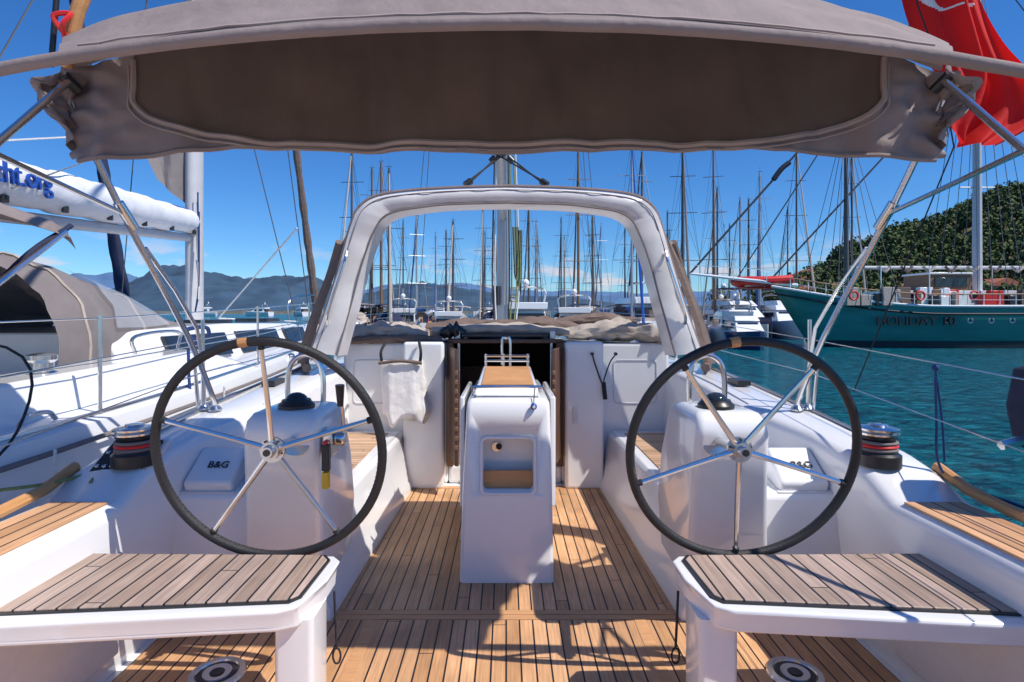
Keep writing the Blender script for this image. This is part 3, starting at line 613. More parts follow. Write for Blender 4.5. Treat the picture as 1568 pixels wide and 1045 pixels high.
# ------------------------------------------------------------------ helm seats
for s in (-1,1):
    e=empty('helm_seat'); 
    def X(a): return s*a
    q=MB(); zt=.603
    out=[(.70,2.33),(.66,2.28),(.66,2.12),(.70,1.93),(.76,1.90),(1.78,1.80),(1.78,2.35)]
    q.loft([[(X(a+.015*(z<.59)*1),y+(.02 if z<.55 else 0)*(1 if y<2.1 else -1),z) for a,y in out] for z in (.515,.535,zt-.02,zt)],GEL); fixn(q.build('seat_moulding',e,bevel=.016,seg=4))
    q=MB(); tk=[(.745,2.31),(.715,2.27),(.725,1.985),(.75,1.955),(1.76,1.87),(1.76,2.325)]
    q.loft([[(X(a),y,z) for a,y in tk] for z in (zt+.001,zt+.011)],TEAKS); fixn(q.build('seat_teak',e,bevel=.003))
    q=MB(); tk2=[(.735,2.32),(.703,2.275),(.712,1.98),(.742,1.942),(1.77,1.855),(1.77,2.335)]
    q.loft([[(X(a),y,z) for a,y in tk2] for z in (zt-.002,zt+.006)],BLACK); fixn(q.build('caulk_border',e))
    q=MB(); q.loft([[(a,b_,z) for a,b_ in rrect(s*.74,2.06,.068,.085,.02)] for z in (0,.53)],GEL); q.build('leg',e)
    q=MB(); q.tube([(s*.665,2.2,.52),(s*.66,2.2,.4),(s*.655,2.2,.3)],.005,ROPEK,n=6); q.tube([(s*.655+.015*math.cos(R(60*k)),2.2,.27+.03*math.sin(R(60*k))) for k in range(6)],.004,ROPEK,n=6,closed=True); q.build('hook_line',e)

# ------------------------------------------------------------------ cockpit table
e=empty('cockpit_table')
q=MB(); rings=[]
for z,x0,x1,y0,y1 in ((0.008,-.276,.282,3.34,4.45),(.5,-.262,.275,3.375,4.45),(1.0,-.240,.265,3.41,4.45),(1.05,-.236,.262,3.425,4.44),(1.075,-.215,.242,3.45,4.42)):
    rings.append([(a,b_,z) for a,b_ in rrect((x0+x1)/2,(y0+y1)/2,(x1-x0)/2,(y1-y0)/2,.028,5)])
q.loft(rings,GEL); body=q.build('body',e,ang=50); fixn(body)
c=MB(); c.loft([[(a,y,b_) for a,b_ in rrect(.012,.685,.15,.155,.03,5)] for y in (3.2,3.56)],GEL2); cut=fixn(c.build('cutter'))
bm=body.modifiers.new('niche','BOOLEAN'); bm.object=cut; bm.operation='DIFFERENCE'; bm.solver='EXACT'
dg=bpy.context.evaluated_depsgraph_get(); me=bpy.data.meshes.new_from_object(body.evaluated_get(dg)); body.modifiers.clear(); body.data=me
bpy.data.objects.remove(cut)
q=MB()
def fy(z): return 3.34+.07*z
q.tube([(a,fy(b_)-.001,b_) for a,b_ in rrect(.012,.685,.16,.165,.035,5)],.011,GEL,n=8,sm=0,closed=True); q.build('niche_frame',e)
q=MB(); q.box(-.137,.161,3.44,3.455,.535,.64,TEAKP); q.cyl((-.06,3.535,.76),(-.06,3.556,.76),.032,STEEL,n=20); q.sphere((-.045,3.53,.765),.02,BLACK,8); q.build('shelf',e,bevel=.003)
q=MB()
q.hexa([(-.20,3.5,1.08),(.21,3.5,1.08),(.19,4.3,1.12),(-.18,4.3,1.12),(-.185,3.56,1.135),(.195,3.56,1.135),(.18,4.2,1.20),(-.17,4.2,1.20)],GEL); fixn(q.build('top_moulding',e,bevel=.012))
q=MB(); q.hexa([(-.155,3.585,1.137),(.175,3.585,1.137),(.165,4.15,1.194),(-.15,4.15,1.194),(-.155,3.583,1.147),(.175,3.583,1.147),(.165,4.148,1.204),(-.15,4.148,1.204)],TEAKP); fixn(q.build('teak_top',e,bevel=.003))
q=MB()
q.tube([(-.19,3.5,1.07),(-.19,3.47,1.13),(-.18,3.46,1.145),(.19,3.46,1.145),(.2,3.47,1.13),(.2,3.5,1.07)],.009,STEEL,n=8,sm=3)
for z in (1.24,1.275): q.tube([(-.16,4.2,z),(.17,4.2,z)],.009,STEEL,n=8,sm=0)
for x in (-.15,-.02,.03,.16): q.tube([(x,4.2,1.18),(x,4.2,1.29)],.009,STEEL,n=8,sm=0)
q.tube([(-.03,4.3,1.2),(-.03,4.3,1.39),(.0,4.3,1.40),(.03,4.3,1.39),(.03,4.3,1.2)],.009,STEEL,n=8,sm=3)
q.build('fiddle_rails',e)
q=MB(); q.box(.283,.315,3.62,4.42,.36,1.06,GEL); q.box(-.295,-.265,3.62,4.42,.36,1.06,GEL); q.box(.29,.335,3.8,4.3,.42,.6,BLACK); q.build('folded_leaves',e,bevel=.01)
e=empty('evil_eye_charm'); q=MB(); q.sphere((.165,3.40,1.035),.02,BLUEP,12); q.cyl((.165,3.378,1.035),(.165,3.383,1.035),.009,WCL,n=10); q.tube([(.165,3.41,1.05),(.17,3.44,1.1),(.175,3.46,1.145)],.003,ROPEK,n=5); q.build('bead',e)

# ------------------------------------------------------------------ winches
for s in (-1,1):
    e=empty('winch'); cx,cy,cz=s*1.79,2.74,.885
    q=MB(); q.revolve([(.098,-.02),(.098,.035),(.085,.045)],(cx,cy,cz),BLACK,28); q.revolve([(.08,.045),(.068,.075),(.068,.10),(.082,.122)],(cx,cy,cz),BLACK,28); q.build('drum',e)
    q=MB(); 
    for k in range(3): q.tube([(cx+(.078)*math.cos(R(30*i)),cy+.078*math.sin(R(30*i)),cz+.06+.017*k) for i in range(12)],.008,[CANVG,REDP,CANVG][k],n=6,sm=2,closed=True)
    q.build('rope_turns',e)
    q=MB(); q.revolve([(.075,.122),(.09,.128),(.092,.138),(.078,.143),(.09,.15),(.092,.158),(.07,.165),(.045,.168),(.04,.176),(.018,.178),(.016,.165),(.0001,.165)],(cx,cy,cz),STEEL,28); q.build('self_tailer',e)

# ------------------------------------------------------------------ bimini
e=empty('bimini_top')
def aft(x): return 2.56-.052*x*x
def topz(s): return 3.07-.34*abs(s)**2.2
def Wt(t): return 1.50+.58*min(1,t*1.0)
def flap_y(x,z): 
    d=max(0,2.95-z)
    fold=math.sin(x*8+1.6*nz(x*2,1)+.6*z)+.5*math.sin(x*17+2*nz(x*3,z))
    return 2.72+.024*fold*min(1,d*2.5)+.035*nz(x*3.5,z*1.6,3)+.022*nz(x*10,z*4,1)
q=MB(); rings=[]; nx=170; NT=34
for t in [i/NT for i in range(NT+1)]:
    ring=[]
    for i in range(nx+1):
        s=-1+2*i/nx; x=Wt(t)*s
        y=1.90+.82*t
        z=aft(x)+(topz(s)-aft(x))*math.sin(min(1,t*1.15)*math.pi/2)**.8+.02*t
        f=min(1,t*5)*min(1,(1-t)*5+.2)
        fold=math.sin(y*34+x*1.5+4*nz(x*.9,y*1.5,2))
        z+=f*(.045*nz(x*1.6,y*4,1)+.03*nz(x*2.2,y*14,5)+.018*fold*(.6+.4*abs(s)))
        ring.append((x,y,z))
    rings.append(ring)
q.loft(rings,CANV,closed=False); q.build('canopy',e,ang=180)
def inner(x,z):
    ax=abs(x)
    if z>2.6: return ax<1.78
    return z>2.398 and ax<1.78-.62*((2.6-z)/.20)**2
q=MB(); nxx=220; nzz=30
vs=[]
for j in range(nzz+1):
    t=j/nzz
    for i in range(nxx+1):
        s=-1+2*i/nxx
        hw=2.06+(.12*t if t<.6 else .072)
        x=hw*s; zb=2.378-.05*max(0,abs(s)-.72)/.28-.008*math.cos(x*3)+.006*nz(x*7,2); zt=topz(s)+.0
        z=zb+(zt-zb)*t
        vs.append((x,flap_y(x,z)+.12*max(0,abs(s)-.82)*nz(x*10,z*14)*4,z))
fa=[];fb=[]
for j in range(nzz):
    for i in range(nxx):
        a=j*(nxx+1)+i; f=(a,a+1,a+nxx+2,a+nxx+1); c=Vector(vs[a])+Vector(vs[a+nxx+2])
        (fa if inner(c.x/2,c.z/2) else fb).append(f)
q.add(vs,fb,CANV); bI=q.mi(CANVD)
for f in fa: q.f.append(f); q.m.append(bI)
q.build('front_flap',e,ang=180)
seam=[]
for k in range(61):
    x=-1.78+3.56*k/60; ax=abs(x); z=2.6-.20*math.sqrt(max(0,(1.78-ax)/.62)) if ax>1.16 else 2.40
    z=max(z,2.398); seam.append((x,flap_y(x,z)-.012,z))
seam=[(-1.78,flap_y(-1.78,z)-.012,z) for z in (2.8,2.73,2.66)]+seam+[(1.78,flap_y(1.78,z)-.012,z) for z in (2.66,2.73,2.8)]
q=MB(); q.tube(seam,.014,CANVS,n=6,sm=2); q.tube([(a*1.012,b_,c-.028) for a,b_,c in seam],.006,CANVS,n=5,sm=2)
q.tube([(x*.99,flap_y(x,2.38)-.003,2.374-.008*math.cos(x*3)-.05*max(0,abs(x/2.06)-.72)/.28) for x in [-2.05+4.1*k/60 for k in range(61)]],.012,CANV,n=6,sm=1)
q.build('seams',e)
q=MB(); q.tube([(x,1.89+.05*(abs(x)/2.3)**6,aft(x)-.002+.003*nz(x*6,1)) for x in [-2.3+4.6*k/50 for k in range(51)]],.022,CANV,n=12,sm=1); 
q.tube([(x,1.925,aft(x)+.052+.006*nz(x*9,.1)) for x in [-1.45+2.9*k/40 for k in range(41)]],.005,CANVS,n=5,sm=1)
q.build('aft_bow_sleeve',e)
for s in (-1,1):
    q=MB(); rings=[]
    for t in [i/14 for i in range(15)]:
        ring=[]
        for k in range(16):
            a=k/15
            ring.append((s*(2.03+.10*math.sin(t*3)*(.3+a*.7)+.03*math.sin(a*17+t*5)),2.74-.16*a+.05*math.sin(t*9+a*8),2.74-.40*t*(1-a*.6)-.04*a+.03*nz(a*6,t*6)))
        rings.append(ring)
    q.loft(rings,CANV,closed=False); q.build('side_gusset',e,ang=180)
q=MB()
for s in (-1,1):
    q.tube([(s*2.06,2.68,2.60),(s*2.02,3.0,2.12),(s*1.9,3.4,1.45),(s*1.83,3.58,1.02)],.017,STEEL,n=10,sm=3)
    q.tube([(s*2.02,2.62,2.66),(s*1.98,2.3,2.35),(s*1.93,1.85,1.9),(s*1.93,1.4,1.3),(s*1.93,1.2,.77)],.0155,STEEL,n=10,sm=3)
    q.tube([(s*2.02,3.0,2.12),(s*1.96,2.3,2.19),(s*1.9,1.9,2.22)],.0125,STEEL,n=8,sm=2)
    q.tube([(s*1.98,3.12,1.95),(s*1.93,3.55,1.5),(s*1.92,3.62,1.02)],.012,STEEL,n=8,sm=2)
    q.cyl((s*2.025,2.97,2.17),(s*2.0,3.06,2.05),.027,STEEL,n=12); q.cyl((s*2.04,2.62,2.69),(s*2.01,2.68,2.64),.024,BLACK,n=10)
    q.revolve([(.04,0),(.04,.01),(.022,.03)],(s*1.83,3.58,.98),STEEL,16); q.revolve([(.035,0),(.035,.01),(.02,.03)],(s*1.92,3.62,.98),STEEL,16)
q.build('stainless_frame',e)
# ------------------------------------------------------------------ sprayhood arch
e=empty('sprayhood')
out=[(-1.64,1.27),(-1.50,1.66),(-1.39,2.03),(-1.30,2.34),(-1.24,2.47),(-1.12,2.56),(-.9,2.605),(-.5,2.635),(0,2.65)]
inn=[(-1.42,1.23),(-1.30,1.66),(-1.20,2.03),(-1.10,2.29),(-1.03,2.39),(-.93,2.44),(-.8,2.465),(-.5,2.50),(0,2.515)]
out=catmull([(a,0,b_) for a,b_ in out],4); inn=catmull([(a,0,b_) for a,b_ in inn],4)
out=out+[Vector((-p.x,0,p.z)) for p in out[-2::-1]]; inn=inn+[Vector((-p.x,0,p.z)) for p in inn[-2::-1]]
q=MB(); rings=[]
for o_,i_ in zip(out,inn):
    m_=(o_+i_)/2; y0=4.78; w_=.02*nz(o_.x*5,o_.z*5)+.010*nz(o_.x*14,o_.z*14)
    rings.append([(i_.x,y0+.02,i_.z),(i_.x*.98+o_.x*.02,y0-.01+w_,i_.z*.9+o_.z*.1),(m_.x,y0-.035+w_,m_.z),(o_.x,y0-.01,o_.z-.01),(o_.x,y0+.05,o_.z+.005),(o_.x*.985,y0+.26,o_.z-.03),(i_.x*.99,y0+.25,i_.z-.01)])
q.loft(rings,FRAMEC); fixn(q.build('arch',e,ang=60))
q=MB(); q.tube([Vector((p.x,4.79,p.z+.012)) for p in out],.014,CANV,n=6,sm=0); q.tube([Vector((p.x,4.765,p.z)) for p in inn],.009,CANVG,n=6,sm=0)
q.tube([Vector((o_.x*.8+i_.x*.2,4.757,o_.z*.8+i_.z*.2)) for o_,i_ in zip(out,inn)],.004,CANVG,n=5,sm=0); q.build('piping',e)
q=MB()
for s in (-1,1): q.tube([(s*1.49,4.74,1.5),(s*1.47,4.70,1.6),(s*1.34,4.70,2.0),(s*1.33,4.74,2.1)],.014,STEEL,n=8,sm=4)
q.build('grab_handles',e)
for s in (-1,1):
    A=[(s*1.36,4.95,2.30),(s*1.48,4.95,1.95),(s*1.62,4.95,1.55),(s*1.72,4.95,1.15)]; B_=[(s*1.40,5.05,2.22),(s*1.58,5.3,1.9),(s*1.80,5.5,1.5),(s*1.98,5.7,1.14)]
    A2=[(s*1.43,4.98,2.22),(s*1.57,5.0,1.95),(s*1.72,5.0,1.55),(s*1.84,5.0,1.15)]
    q=MB(); q.loft([catmull(A2,4),catmull([(a+s*.08,b_,c) for a,b_,c in B_],4)],VINYL,closed=False); q.build('side_window',e,ang=180)
    q=MB(); q.tube([(a+s*.08,b_,c) for a,b_,c in B_],.035,CANVBR,n=6,sm=4); 
    PA=catmull(A,5); PB=catmull(A2,5); q.loft([PA,[(a+b_)/2+Vector((0,-.02,0)) for a,b_ in zip(PA,PB)],PB],CANVBR,closed=False)
    q.tube([(s*2.03,5.7,1.14),(s*1.88,5.3,1.13),(s*1.70,4.85,1.12)],.04,CANVBR,n=6,sm=3)
    q.build('side_canvas',e)
def bundle(name,pts,r,mat,parent,seed=0):
    q=MB(); P=catmull(pts,14); n=28; rings=[]
    for i,p in enumerate(P):
        t=i/(len(P)-1); rr=r*(.65+.35*math.sin(math.pi*min(1,max(0,t))))*(1+.3*nz(t*7,seed))
        rings.append([(p.x+.02*nz(k,t*9,seed),p.y+rr*1.6*math.cos(2*math.pi*k/n)*(1+.25*nz(k*.7,t*8,seed)),p.z+rr*math.sin(2*math.pi*k/n)*(1+.45*nz(k*.6,t*9,seed+3)+.2*math.sin(k*1.7+t*14+seed))) for k in range(n)])
    q.loft(rings,mat); return q.build(name,parent,ang=70)
bundle('rolled_window_canvas',[(-1.5,5.3,1.38),(-1.2,5.45,1.41),(-.95,5.5,1.40),(-.75,5.5,1.37)],.085,CANVB,e,1)
bundle('rolled_canvas_centre',[(-.8,5.7,1.42),(-.4,5.75,1.45),(0,5.7,1.43),(.45,5.7,1.46),(.75,5.65,1.40)],.085,CANVBR,e,2)
bundle('rolled_canvas_low',[(-.7,5.42,1.42),(0,5.45,1.44),(.6,5.42,1.41)],.05,CANVB,e,7)
bundle('rolled_canvas_right',[(.6,5.55,1.38),(.95,5.5,1.42),(1.25,5.45,1.41),(1.5,5.3,1.36)],.09,CANVB,e,4)
bundle('rolled_canvas_upper',[(.5,5.8,1.48),(.9,5.8,1.52),(1.3,5.7,1.50)],.06,CANVBR,e,5)
bundle('rolled_canvas_trim',[(-1.55,5.22,1.33),(-1.1,5.3,1.35),(-.6,5.3,1.345)],.035,CANVBR,e,6)
bundle('rolled_canvas_black',[(-.62,5.38,1.40),(-.5,5.36,1.42),(-.38,5.4,1.40)],.06,BLACK,e,8)

# ------------------------------------------------------------------ mast & boom of own yacht
e=empty('mast_and_boom'); q=MB()
q.loft([[(-.05+.095*math.cos(2*math.pi*k/16),9+.14*math.sin(2*math.pi*k/16),z) for k in range(16)] for z in (1.3,18)],ALU); q.build('mast',e)
q=MB(); q.tube([(-.05,5.2,3.08),(-.05,8.9,3.08)],.06,ALU,n=14,sm=0); q.cyl((-.05,5.12,3.08),(-.05,5.22,3.08),.067,BLACK,n=14)
q.tube([(-.05,5.3,3.18),(-.05,7,3.22),(-.05,8.8,3.32)],lambda t:.04+.05*t,CANVG,n=10,sm=4); q.build('boom',e)
q=MB()
for s in (-1,1):
    q.tube([(-.05,5.2,3.02),(s*.34,4.85,2.70)],.008,ROPEK,n=6,sm=0); q.tube([(-.03+s*.05,5.2,3.02),(s*.31,4.85,2.70)],.008,ROPEK,n=6,sm=0)
    q.cyl((s*.30,4.86,2.72),(s*.35,4.84,2.68),.03,BLACK,n=12); q.cyl((s*.06-.04,5.16,3.0),(s*.1-.04,5.16,2.96),.032,BLACK,n=12)
for i,(dx,mt) in enumerate(((-.13,ROPEK),(.08,ROPEK),(.11,ROPEG),(.17,ROPEG),(.2,ROPEW),(-.1,ROPEW))):
    q.tube([(dx-.05,8.8,1.4),(dx*1.25-.05,8.8,2.4),(dx*.6-.05,8.85,6)],.012,mt,n=5,sm=4)
for k in range(5): q.tube([(.10+.02*k,8.7,2.9),(.14+.02*k,8.68,2.1-.06*k),(.20+.01*k,8.7,2.85)],.009,ROPEG if k%2 else ROPEK,n=5,sm=5)
q.box(-.2,-.12,8.8,8.9,1.7,2.0,BLACK); q.cyl((.09,8.85,1.8),(.16,8.8,1.8),.06,STEEL,n=12)
for s in (-1,1):
    for dx in (1.5,1.35): q.tube([(s*dx,8.6,1.2),(s*1.0,8.8,7),(-.05,9,16)],.006,WIRE,n=4,sm=0)
    q.cyl((0,9,7),(s*1.0,8.8,7.1),.03,ALU,n=5)
q.cyl((-.05,9,17.8),(0,12.2,1.2),.04,CANVG,n=6)
q.build('running_rigging',e)
e=empty('canvas_bag'); q=MB(); rings=[]
for t in [i/20 for i in range(21)]:
    z=1.17-.52*t; hw=.185+.025*t if t<.75 else .204*(1-((t-.75)/.31)**3*.55)
    ring=[]
    for k in range(48):
        a=2*math.pi*k/48; f=1+.10*math.sin(k*1.18+t*1.2)*(.3+t)+.05*math.sin(k*2.3+4*t)
        ring.append((-.93+.05*t+hw*math.copysign(abs(math.cos(a))**.6,math.cos(a))+.02*nz(t*4,k*.3),5.06+.075*math.sin(a)*f*(.6+.8*t),z-.05*(t>.9)*math.cos(k*.6)-.02*math.sin(a*2)*t))
    rings.append(ring)
q.loft(rings,WCL); q.build('bag',e,ang=120); q=MB(); q.tube([(-1.1,5.03,1.16),(-1.1,5.0,1.25),(-1.08,5.1,1.33)],.014,ROPEK,n=6); q.tube([(-.76,5.03,1.16),(-.75,5.0,1.25),(-.78,5.1,1.33)],.014,ROPEK,n=6); q.tube([(-1.12,5.0,1.15),(-.93,4.985,1.17),(-.74,5.0,1.15)],.016,CANVBR,n=6); q.build('straps',e)
e=empty('coiled_sheet_line'); q=MB(); q.tube([(.77,5.09,1.22),(.80,5.09,1.12),(.86,5.09,.96),(.88,5.08,1.02),(.93,5.09,1.15),(.98,5.09,1.22)],.007,ROPEK,n=6); q.cyl((.87,5.08,.97),(.885,5.08,.82),.02,ROPEK,n=8); q.cyl((.77,5.12,1.225),(.77,5.07,1.225),.014,BLACK); q.cyl((.98,5.12,1.225),(.98,5.07,1.225),.014,BLACK); q.build('line',e)

# ------------------------------------------------------------------ lifelines, mooring ropes
e=empty('guard_rail'); q=MB()
for s in (-1,1):
    for y in (3.75,6.2): q.cyl((s*(2.0 if y<5 else 1.86),y,.96),(s*(2.0 if y<5 else 1.86),y,1.55),.0125,STEEL,n=8)
    q.tube([(s*1.98,.9,1.33),(s*2.0,2.2,1.34),(s*2.0,3.75,1.42),(s*1.86,6.2,1.55),(s*1.5,9,1.6)],.0035,STEEL,n=5,sm=0)
    q.tube([(s*1.98,.9,1.05),(s*2.0,2.2,1.06),(s*2.0,3.75,1.2),(s*1.86,6.2,1.3)],.0035,STEEL,n=5,sm=0)
    q.cyl((s*2.0,3.7,.96),(s*2.02,3.68,1.3),.0125,STEEL,n=8)
q.build('stanchions_and_wires',e)
e=empty('mooring_rope'); q=MB()
q.tube([(2.0,2.65,1.30),(2.005,2.65,1.1),(2.02,2.66,.9),(2.06,2.6,.82),(2.09,2.3,.81),(2.08,1.9,.80)],.006,ROPEB,n=6); q.tube([(2.0,2.65,1.33),(2.03,2.65,1.1),(2.05,2.66,.9)],.005,ROPEB,n=6); q.sphere((2.0,2.65,1.34),.016,ROPEB,8); q.build('blue_rope',e)
q=MB(); q.tube([(-2.3,2.3,.85),(-2.05,2.55,.83),(-1.95,2.7,.84),(-1.9,2.6,.82)],.008,ROPEG,n=6); q.tube([(-3.2,2.2,1.5),(-2.55,2.9,1.42),(-2.45,2.85,1.0),(-2.6,2.5,.7),(-3,2.2,.5)],.007,ROPEK,n=6); q.build('dark_rope',e)

# ------------------------------------------------------------------ flag
e=empty('red_flag'); q=MB(); rows=[(3.80,2.10,2.52),(3.52,2.16,2.58),(3.30,2.22,2.64),(3.09,2.30,2.72),(2.95,2.36,2.79),(2.84,2.40,2.85),(2.70,2.38,2.86),(2.59,2.37,2.78),(2.50,2.44,2.62)]
C0=catmull([(a,0,z) for z,a,c in rows],22); C1=catmull([(c,0,z) for z,a,c in rows],22)
vs=[];n=110;fr=[];fw=[]
for j,(p0,p1) in enumerate(zip(C0,C1)):
    g=j/22
    for i in range(n+1):
        t=i/n; x=p0.x+(p1.x-p0.x)*t; vs.append((x,3.1+.055*math.sin(t*8+g*.55)+.03*math.sin(t*19+g*.7),p0.z+.02*math.sin(t*4)))
def white(x,z):
    c=math.hypot(x-2.39,z-3.36)<.125 and math.hypot(x-2.42,z-3.345)>.10
    dx,dz=x-2.52,z-3.29; r_=math.hypot(dx,dz); a=math.atan2(dz,dx)
    return c or r_<.020+.032*abs(math.cos(2.5*a))**3
for j in range(len(C0)-1):
    for i in range(n):
        a=j*(n+1)+i; f=(a,a+1,a+n+2,a+n+1)
        (fw if white((vs[a][0]+vs[a+n+2][0])/2,(vs[a][2]+vs[a+n+2][2])/2) else fr).append(f)
q.add(vs,fr,RED); k=q.mi(WCL)
for f in fw: q.f.append(f); q.m.append(k)
q.build('cloth',e,ang=180); q=MB(); q.tube([(2.05,3.1,4.3),(2.16,3.1,3.5),(2.36,3.1,2.95),(2.44,3.1,2.5),(2.2,3.6,1.1)],.004,ROPEK,n=5,sm=0); q.build('halyard',e)
e=empty('backstay'); q=MB(); q.tube([(-2.02,2.6,2.72),(-1.92,2.55,2.95),(-1.7,2.6,3.6),(-.3,6,12)],.03,TEAKP,n=10,sm=0); q.tube([(-1.98,2.57,2.80),(-1.95,2.5,2.86),(-1.93,2.52,2.92),(-1.99,2.5,2.90),(-1.96,2.53,2.83)],.011,REDP,n=6); q.cyl((-2.04,2.55,2.7),(-2.0,2.55,3.2),.012,BLACK); q.build('stay',e)

# ------------------------------------------------------------------ neighbouring yacht (left)
e=empty('moored_yacht')
q=MB(); rr=[]
for y,xi,xo,z in ((-1,-5.9,-2.62,.9),(2,-6.1,-2.52,.92),(5,-6.3,-2.5,1.0),(8,-6.2,-2.75,1.1),(11,-5.6,-3.5,1.2),(13,-4.9,-4.3,1.28),(14,-4.65,-4.55,1.3)):
    rr.append([(xi-.0,y,-1.2),(xi-.1,y,z-.3),(xi,y,z),((xi+xo)/2,y,z+.04),(xo-.08,y,z),(xo,y,z-.03),(xo+.05,y,z-.25),(xo+.02,y,-.2),(xo-.2,y,-1.2)])
q.loft(rr,HULLW); fixn(q.build('hull',e,ang=40))
q=MB()
q.loft([[(x,y,z) for x,z in ((-5.6,1.0),(-5.45,h),(-3.45,h),(-3.25,1.0))] for y,h in ((4.9,1.42),(7,1.46),(9.2,1.42),(10.6,1.2))],GEL)
q.loft([[(x,y,z) for x,z in ((-3.3,.9),(-3.22,h),(-2.85,h),(-2.75,.9))] for y,h in ((-.5,1.12),(2,1.15),(4.2,1.22),(5.3,1.25),(6.2,1.05))],GEL)
q.loft([[(x,y,z) for x,z in ((-5.7,.9),(-5.6,h),(-5.3,h),(-5.2,.9))] for y,h in ((0,1.12),(5,1.25))],GEL)
q.box(-5.2,-3.35,0,4.8,.93,.97,TEAK); fixn(q.build('cabin_and_coamings',e,bevel=.05,seg=3))
q=MB()
for y0,y1 in ((5.6,6.8),(7.1,8.3),(8.6,9.4)):
    q.hexa([(-3.32,y0,1.10),(-3.32,y1,1.10),(-3.41,y1,1.36),(-3.41,y0,1.36),(-3.25,y0,1.10),(-3.25,y1,1.10),(-3.36,y1,1.36),(-3.36,y0,1.36)],SMOKE)
for y0 in (7.2,8.8): q.box(-4.2,-3.7,y0,y0+.5,1.44,1.50,SMOKE)
fixn(q.build('windows',e,bevel=.01))
q=MB(); 
q.tube([(-2.56,-1,.80),(-2.46,2,.82),(-2.44,5,.90),(-2.69,8,1.0),(-3.44,11,1.1)],.015,CANVG,n=6,sm=3)
q.tube([(-2.60,0,.925),(-2.58,3,.95),(-2.6,5,1.01),(-2.83,8,1.11)],.015,STEEL,n=6,sm=3)
for y0 in (3.1,6.9): q.tube([(-2.66,y0,.97+.03*(y0>5)),(-2.66,y0+.06,1.02+.05*(y0>5)),(-2.66,y0+.2,1.02+.05*(y0>5)),(-2.66,y0+.26,.97+.03*(y0>5))],.014,STEEL,n=8)
q.tube([(-3.0,4.6,1.26),(-3.0,4.6,1.40),(-3.0,5.2,1.42),(-3.0,5.2,1.27)],.014,STEEL,n=8)
q.build('deck_fittings',e)
q=MB(); cx=-4.45; rr=[]
for y,hw,h,zb in ((4.3,1.06,.92,1.12),(4.6,1.08,.95,1.12),(5.0,1.04,.84,1.16),(5.5,.97,.60,1.22),(6.0,.88,.32,1.32),(6.5,.75,.06,1.42)):
    rr.append([(cx+hw*math.copysign(abs(math.sin(a))**.75,math.sin(a)),y+.05*nz(a*4,y),zb+h*max(0,math.cos(a))**.7+.04*nz(a*5,y*3)+.03*abs(math.sin(a*6))*(y>4.6)) for a in [R(-90+5*i) for i in range(37)]])
q.loft(rr,CANVG,closed=False); q.build('sprayhood',e,ang=180)
q=MB(); q.loft([[(p[0]+.03,p[1]-.03,p[2]+.03) for p in ring[23:35]] for ring in rr[2:5]],VINYL,closed=False); q.build('sprayhood_window',e)
q=MB(); 
for i_ in (1,3): q.tube([(p[0],p[1],p[2]+.012) for p in rr[i_]],.012,CANVB,n=5,sm=0)
q.build('sprayhood_seams',e)
q=MB(); rr=[]
for y,h in ((.8,0),(2.0,.05),(3.3,.03),(3.95,-.05),(4.0,-.13)):
    rr.append([(-4.5+1.5*math.sin(a),y,2.02+h+.42*math.cos(a)**.6+.015*nz(a*5,y*4)) for a in [R(-80+8*i) for i in range(21)]])
q.loft(rr,CANV,closed=False); q.build('bimini',e,ang=180)
q=MB()
for (a,c) in (((-3.02,3.9,2.15),(-3.15,2.6,1.1)),((-3.02,2.2,2.15),(-3.05,3.0,1.15)),((-5.98,3.9,2.2),(-5.6,2.6,1.1))): q.cyl(a,c,.02,STEEL,n=8)
q.tube([(-3.02,3.95,2.2),(-3.1,3.6,1.9),(-3.2,3.0,1.15)],.018,NAVY,n=8)
for y,x,z in ((1.2,-2.6,.92),(3.6,-2.57,.96),(6.0,-2.62,1.04),(8.2,-2.84,1.12),(10.4,-3.35,1.18)): q.cyl((x,y,z),(x,y,z+.62),.013,STEEL,n=8)
for h in (.6,.32): q.tube([(-2.62,0,.92+h),(-2.6,1.2,.92+h),(-2.57,3.6,.96+h),(-2.62,6,1.04+h),(-2.84,8.2,1.12+h),(-3.35,10.4,1.18+h),(-4.3,13,1.3+h)],.0045,STEEL,n=5,sm=0)
q.tube([(-4.2,12.6,1.3),(-4.2,12.7,1.9),(-4.5,14,2.0),(-4.8,12.7,1.9),(-4.8,12.6,1.3)],.02,STEEL,n=8,sm=4)
q.tube([(-2.95,2.3,1.15),(-2.95,2.3,1.5),(-2.95,2.6,1.55),(-2.95,2.75,1.5),(-2.95,2.75,1.15)],.017,STEEL,n=8,sm=4)
q.build('rails',e)
q=MB(); mx,my=-4.93,9.0
q.loft([[(mx+.115*math.cos(2*math.pi*k/16),my+.17*math.sin(2*math.pi*k/16),z) for k in range(16)] for z in (1.4,16.5)],MASTW)
q.cyl((mx,8.8,2.75),(-4.15,4.0,2.35),.06,MASTW,n=12); q.build('mast_and_boom',e)
q=MB(); P=[Vector((mx+(-4.0-mx)*t,8.85+(3.4-8.85)*t,3.0-.40*t)) for t in [i/40 for i in range(41)]]
q.tube(P,lambda t:.19*(.8+.3*math.sin(math.pi*min(1,t*.9+.1)))+.008*math.sin(t*45)+.012*nz(t*30,1),SAILB,n=16,sm=2); q.tube([p+Vector((.0,0,.19)) for p in P],.014,BLUEP,n=6,sm=0)
for i in range(1,40,6): q.cyl(P[i]+Vector((.13,0,-.14)),P[i]+Vector((.13,0,-.20)),.03,BLACK,n=6)
q.build('sail_bag',e,ang=60)
text('sail_bag_lettering','yacht.org',(-3.905,4.15,2.60),(R(90),R(-4.2),math.atan2(5.45,-.93)),.26,BLUEP,e,.012)
q=MB()
vs=[];fs=[]
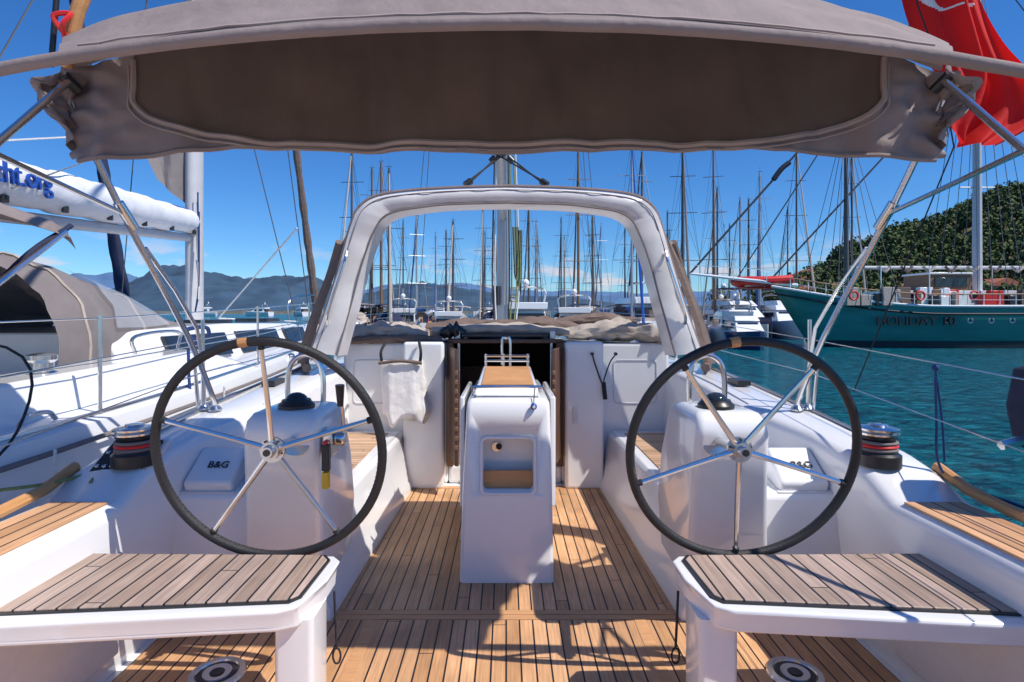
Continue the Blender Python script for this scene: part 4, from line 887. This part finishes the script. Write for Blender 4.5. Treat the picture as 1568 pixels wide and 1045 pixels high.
for j in range(9):
    for i in range(9):
        a=i/8;c=j/8; vs.append((mx-.05-.6*a*(.5+.5*c),8.9-.3*a+.05*math.sin(a*9+c*3),3.25+1.1*c+.35*a*(1-c)))
for j in range(8):
    for i in range(8): a=j*9+i; fs.append((a,a+1,a+10,a+9))
q.add(vs,fs,CANVG)
q.tube([(-4.62,14,1.3),(-4.72,12.7,5.5),(-4.9,9.6,15.8)],lambda t:.10-.05*t+.012*math.sin(t*70),CANVBR,n=8,sm=16)
q.tube([(-9.3,14,1.3),(-9.75,14,4.0),(-10.3,14,7.5),(-11.5,14,14)],lambda t:.15-.05*t+.012*math.sin(t*60),NAVY,n=8,sm=12)
q.tube([(-4.4,12.0,1.4),(-4.5,8.9,1.5),(-2.94,8.0,2.78)],.012,ROPEW,n=6,sm=0)
for (a,c) in (((mx,9,15.5),(-3.0,8.8,1.2)),((mx,9,8),(-3.1,8.6,1.2)),((mx,9,15.5),(-6.0,8.8,1.2)),((mx,9,11),(-4.3,4.4,2.9)),((mx,9,9),(-4.6,6.4,3.2)),((mx,9,16),(-4.3,0,1)),((mx,9,12),(-4.0,3.6,2.9))): q.cyl(a,c,.008,WIRE,n=5)
for z in (6.5,11): q.cyl((mx-1,8.8,z),(mx+1,8.8,z),.03,MASTW,n=6)
q.tube([(-4.2,3.8,2.7),(-4.7,7.9,4.1),(-4.0,4.6,2.6)],.01,ROPEW,n=5,sm=0)
for k in range(8): q.tube([(mx+.14+.02*(k%3),8.8,2.4+.15*k),(mx+.2,8.75,2.0),(mx+.12,8.8,1.6)],.012,[ROPEW,ROPEB,ROPEK][k%3],n=5,sm=3)
q.build('rigging',e)
for (x,y) in ((-3.02,3.7),(-3.02,2.0)):
    w_=MB(); w_.revolve([(.09,0),(.09,.03),(.065,.05),(.065,.1),(.085,.12),(.085,.15),(.05,.16),(.0001,.165)],(x,y,1.17),STEEL,20); w_.build('sheet_winch',e)
b=MB(); b.tube([(-2.98,5.5,1.3),(-3.0,5.3,1.42),(-2.96,5.6,1.45),(-3.02,5.8,1.35)],.02,ROPEB,n=6); b.tube([(-2.57,4.6,1.3),(-2.56,4.6,1.0),(-2.52,4.6,.7)],.012,ROPEB,n=6); b.build('ropes',e)
for (x,y,z,mt) in ((-2.28,4.6,.2,NAVY),(-2.28,6.6,.25,NAVY),(-2.3,2.9,.1,WCL)):
    f=empty('fender'); q=MB(); q.revolve([(.02,-.38),(.1,-.33),(.13,-.22),(.13,.22),(.1,.33),(.03,.38),(.03,.44)],(x,y,z),mt,18); q.tube([(x,y,z+.42),(x,y,z+.8)],.008,ROPEW,n=5,sm=0); q.build('body',f)
f=empty('outboard_motor'); q=MB()
q.loft([[(a,b_,z) for a,b_ in rrect(2.26,2.3,h,h*1.3,.05)] for z,h in ((1.0,.07),(1.05,.11),(1.2,.125),(1.36,.11),(1.40,.06))],NAVY); q.cyl((2.26,2.3,1.0),(2.26,2.3,.5),.05,BLACK,n=10); q.tube([(2.26,2.3,1.1),(2.16,2.3,1.1),(2.0,2.3,1.06)],.02,STEEL,n=6); q.build('motor',f)
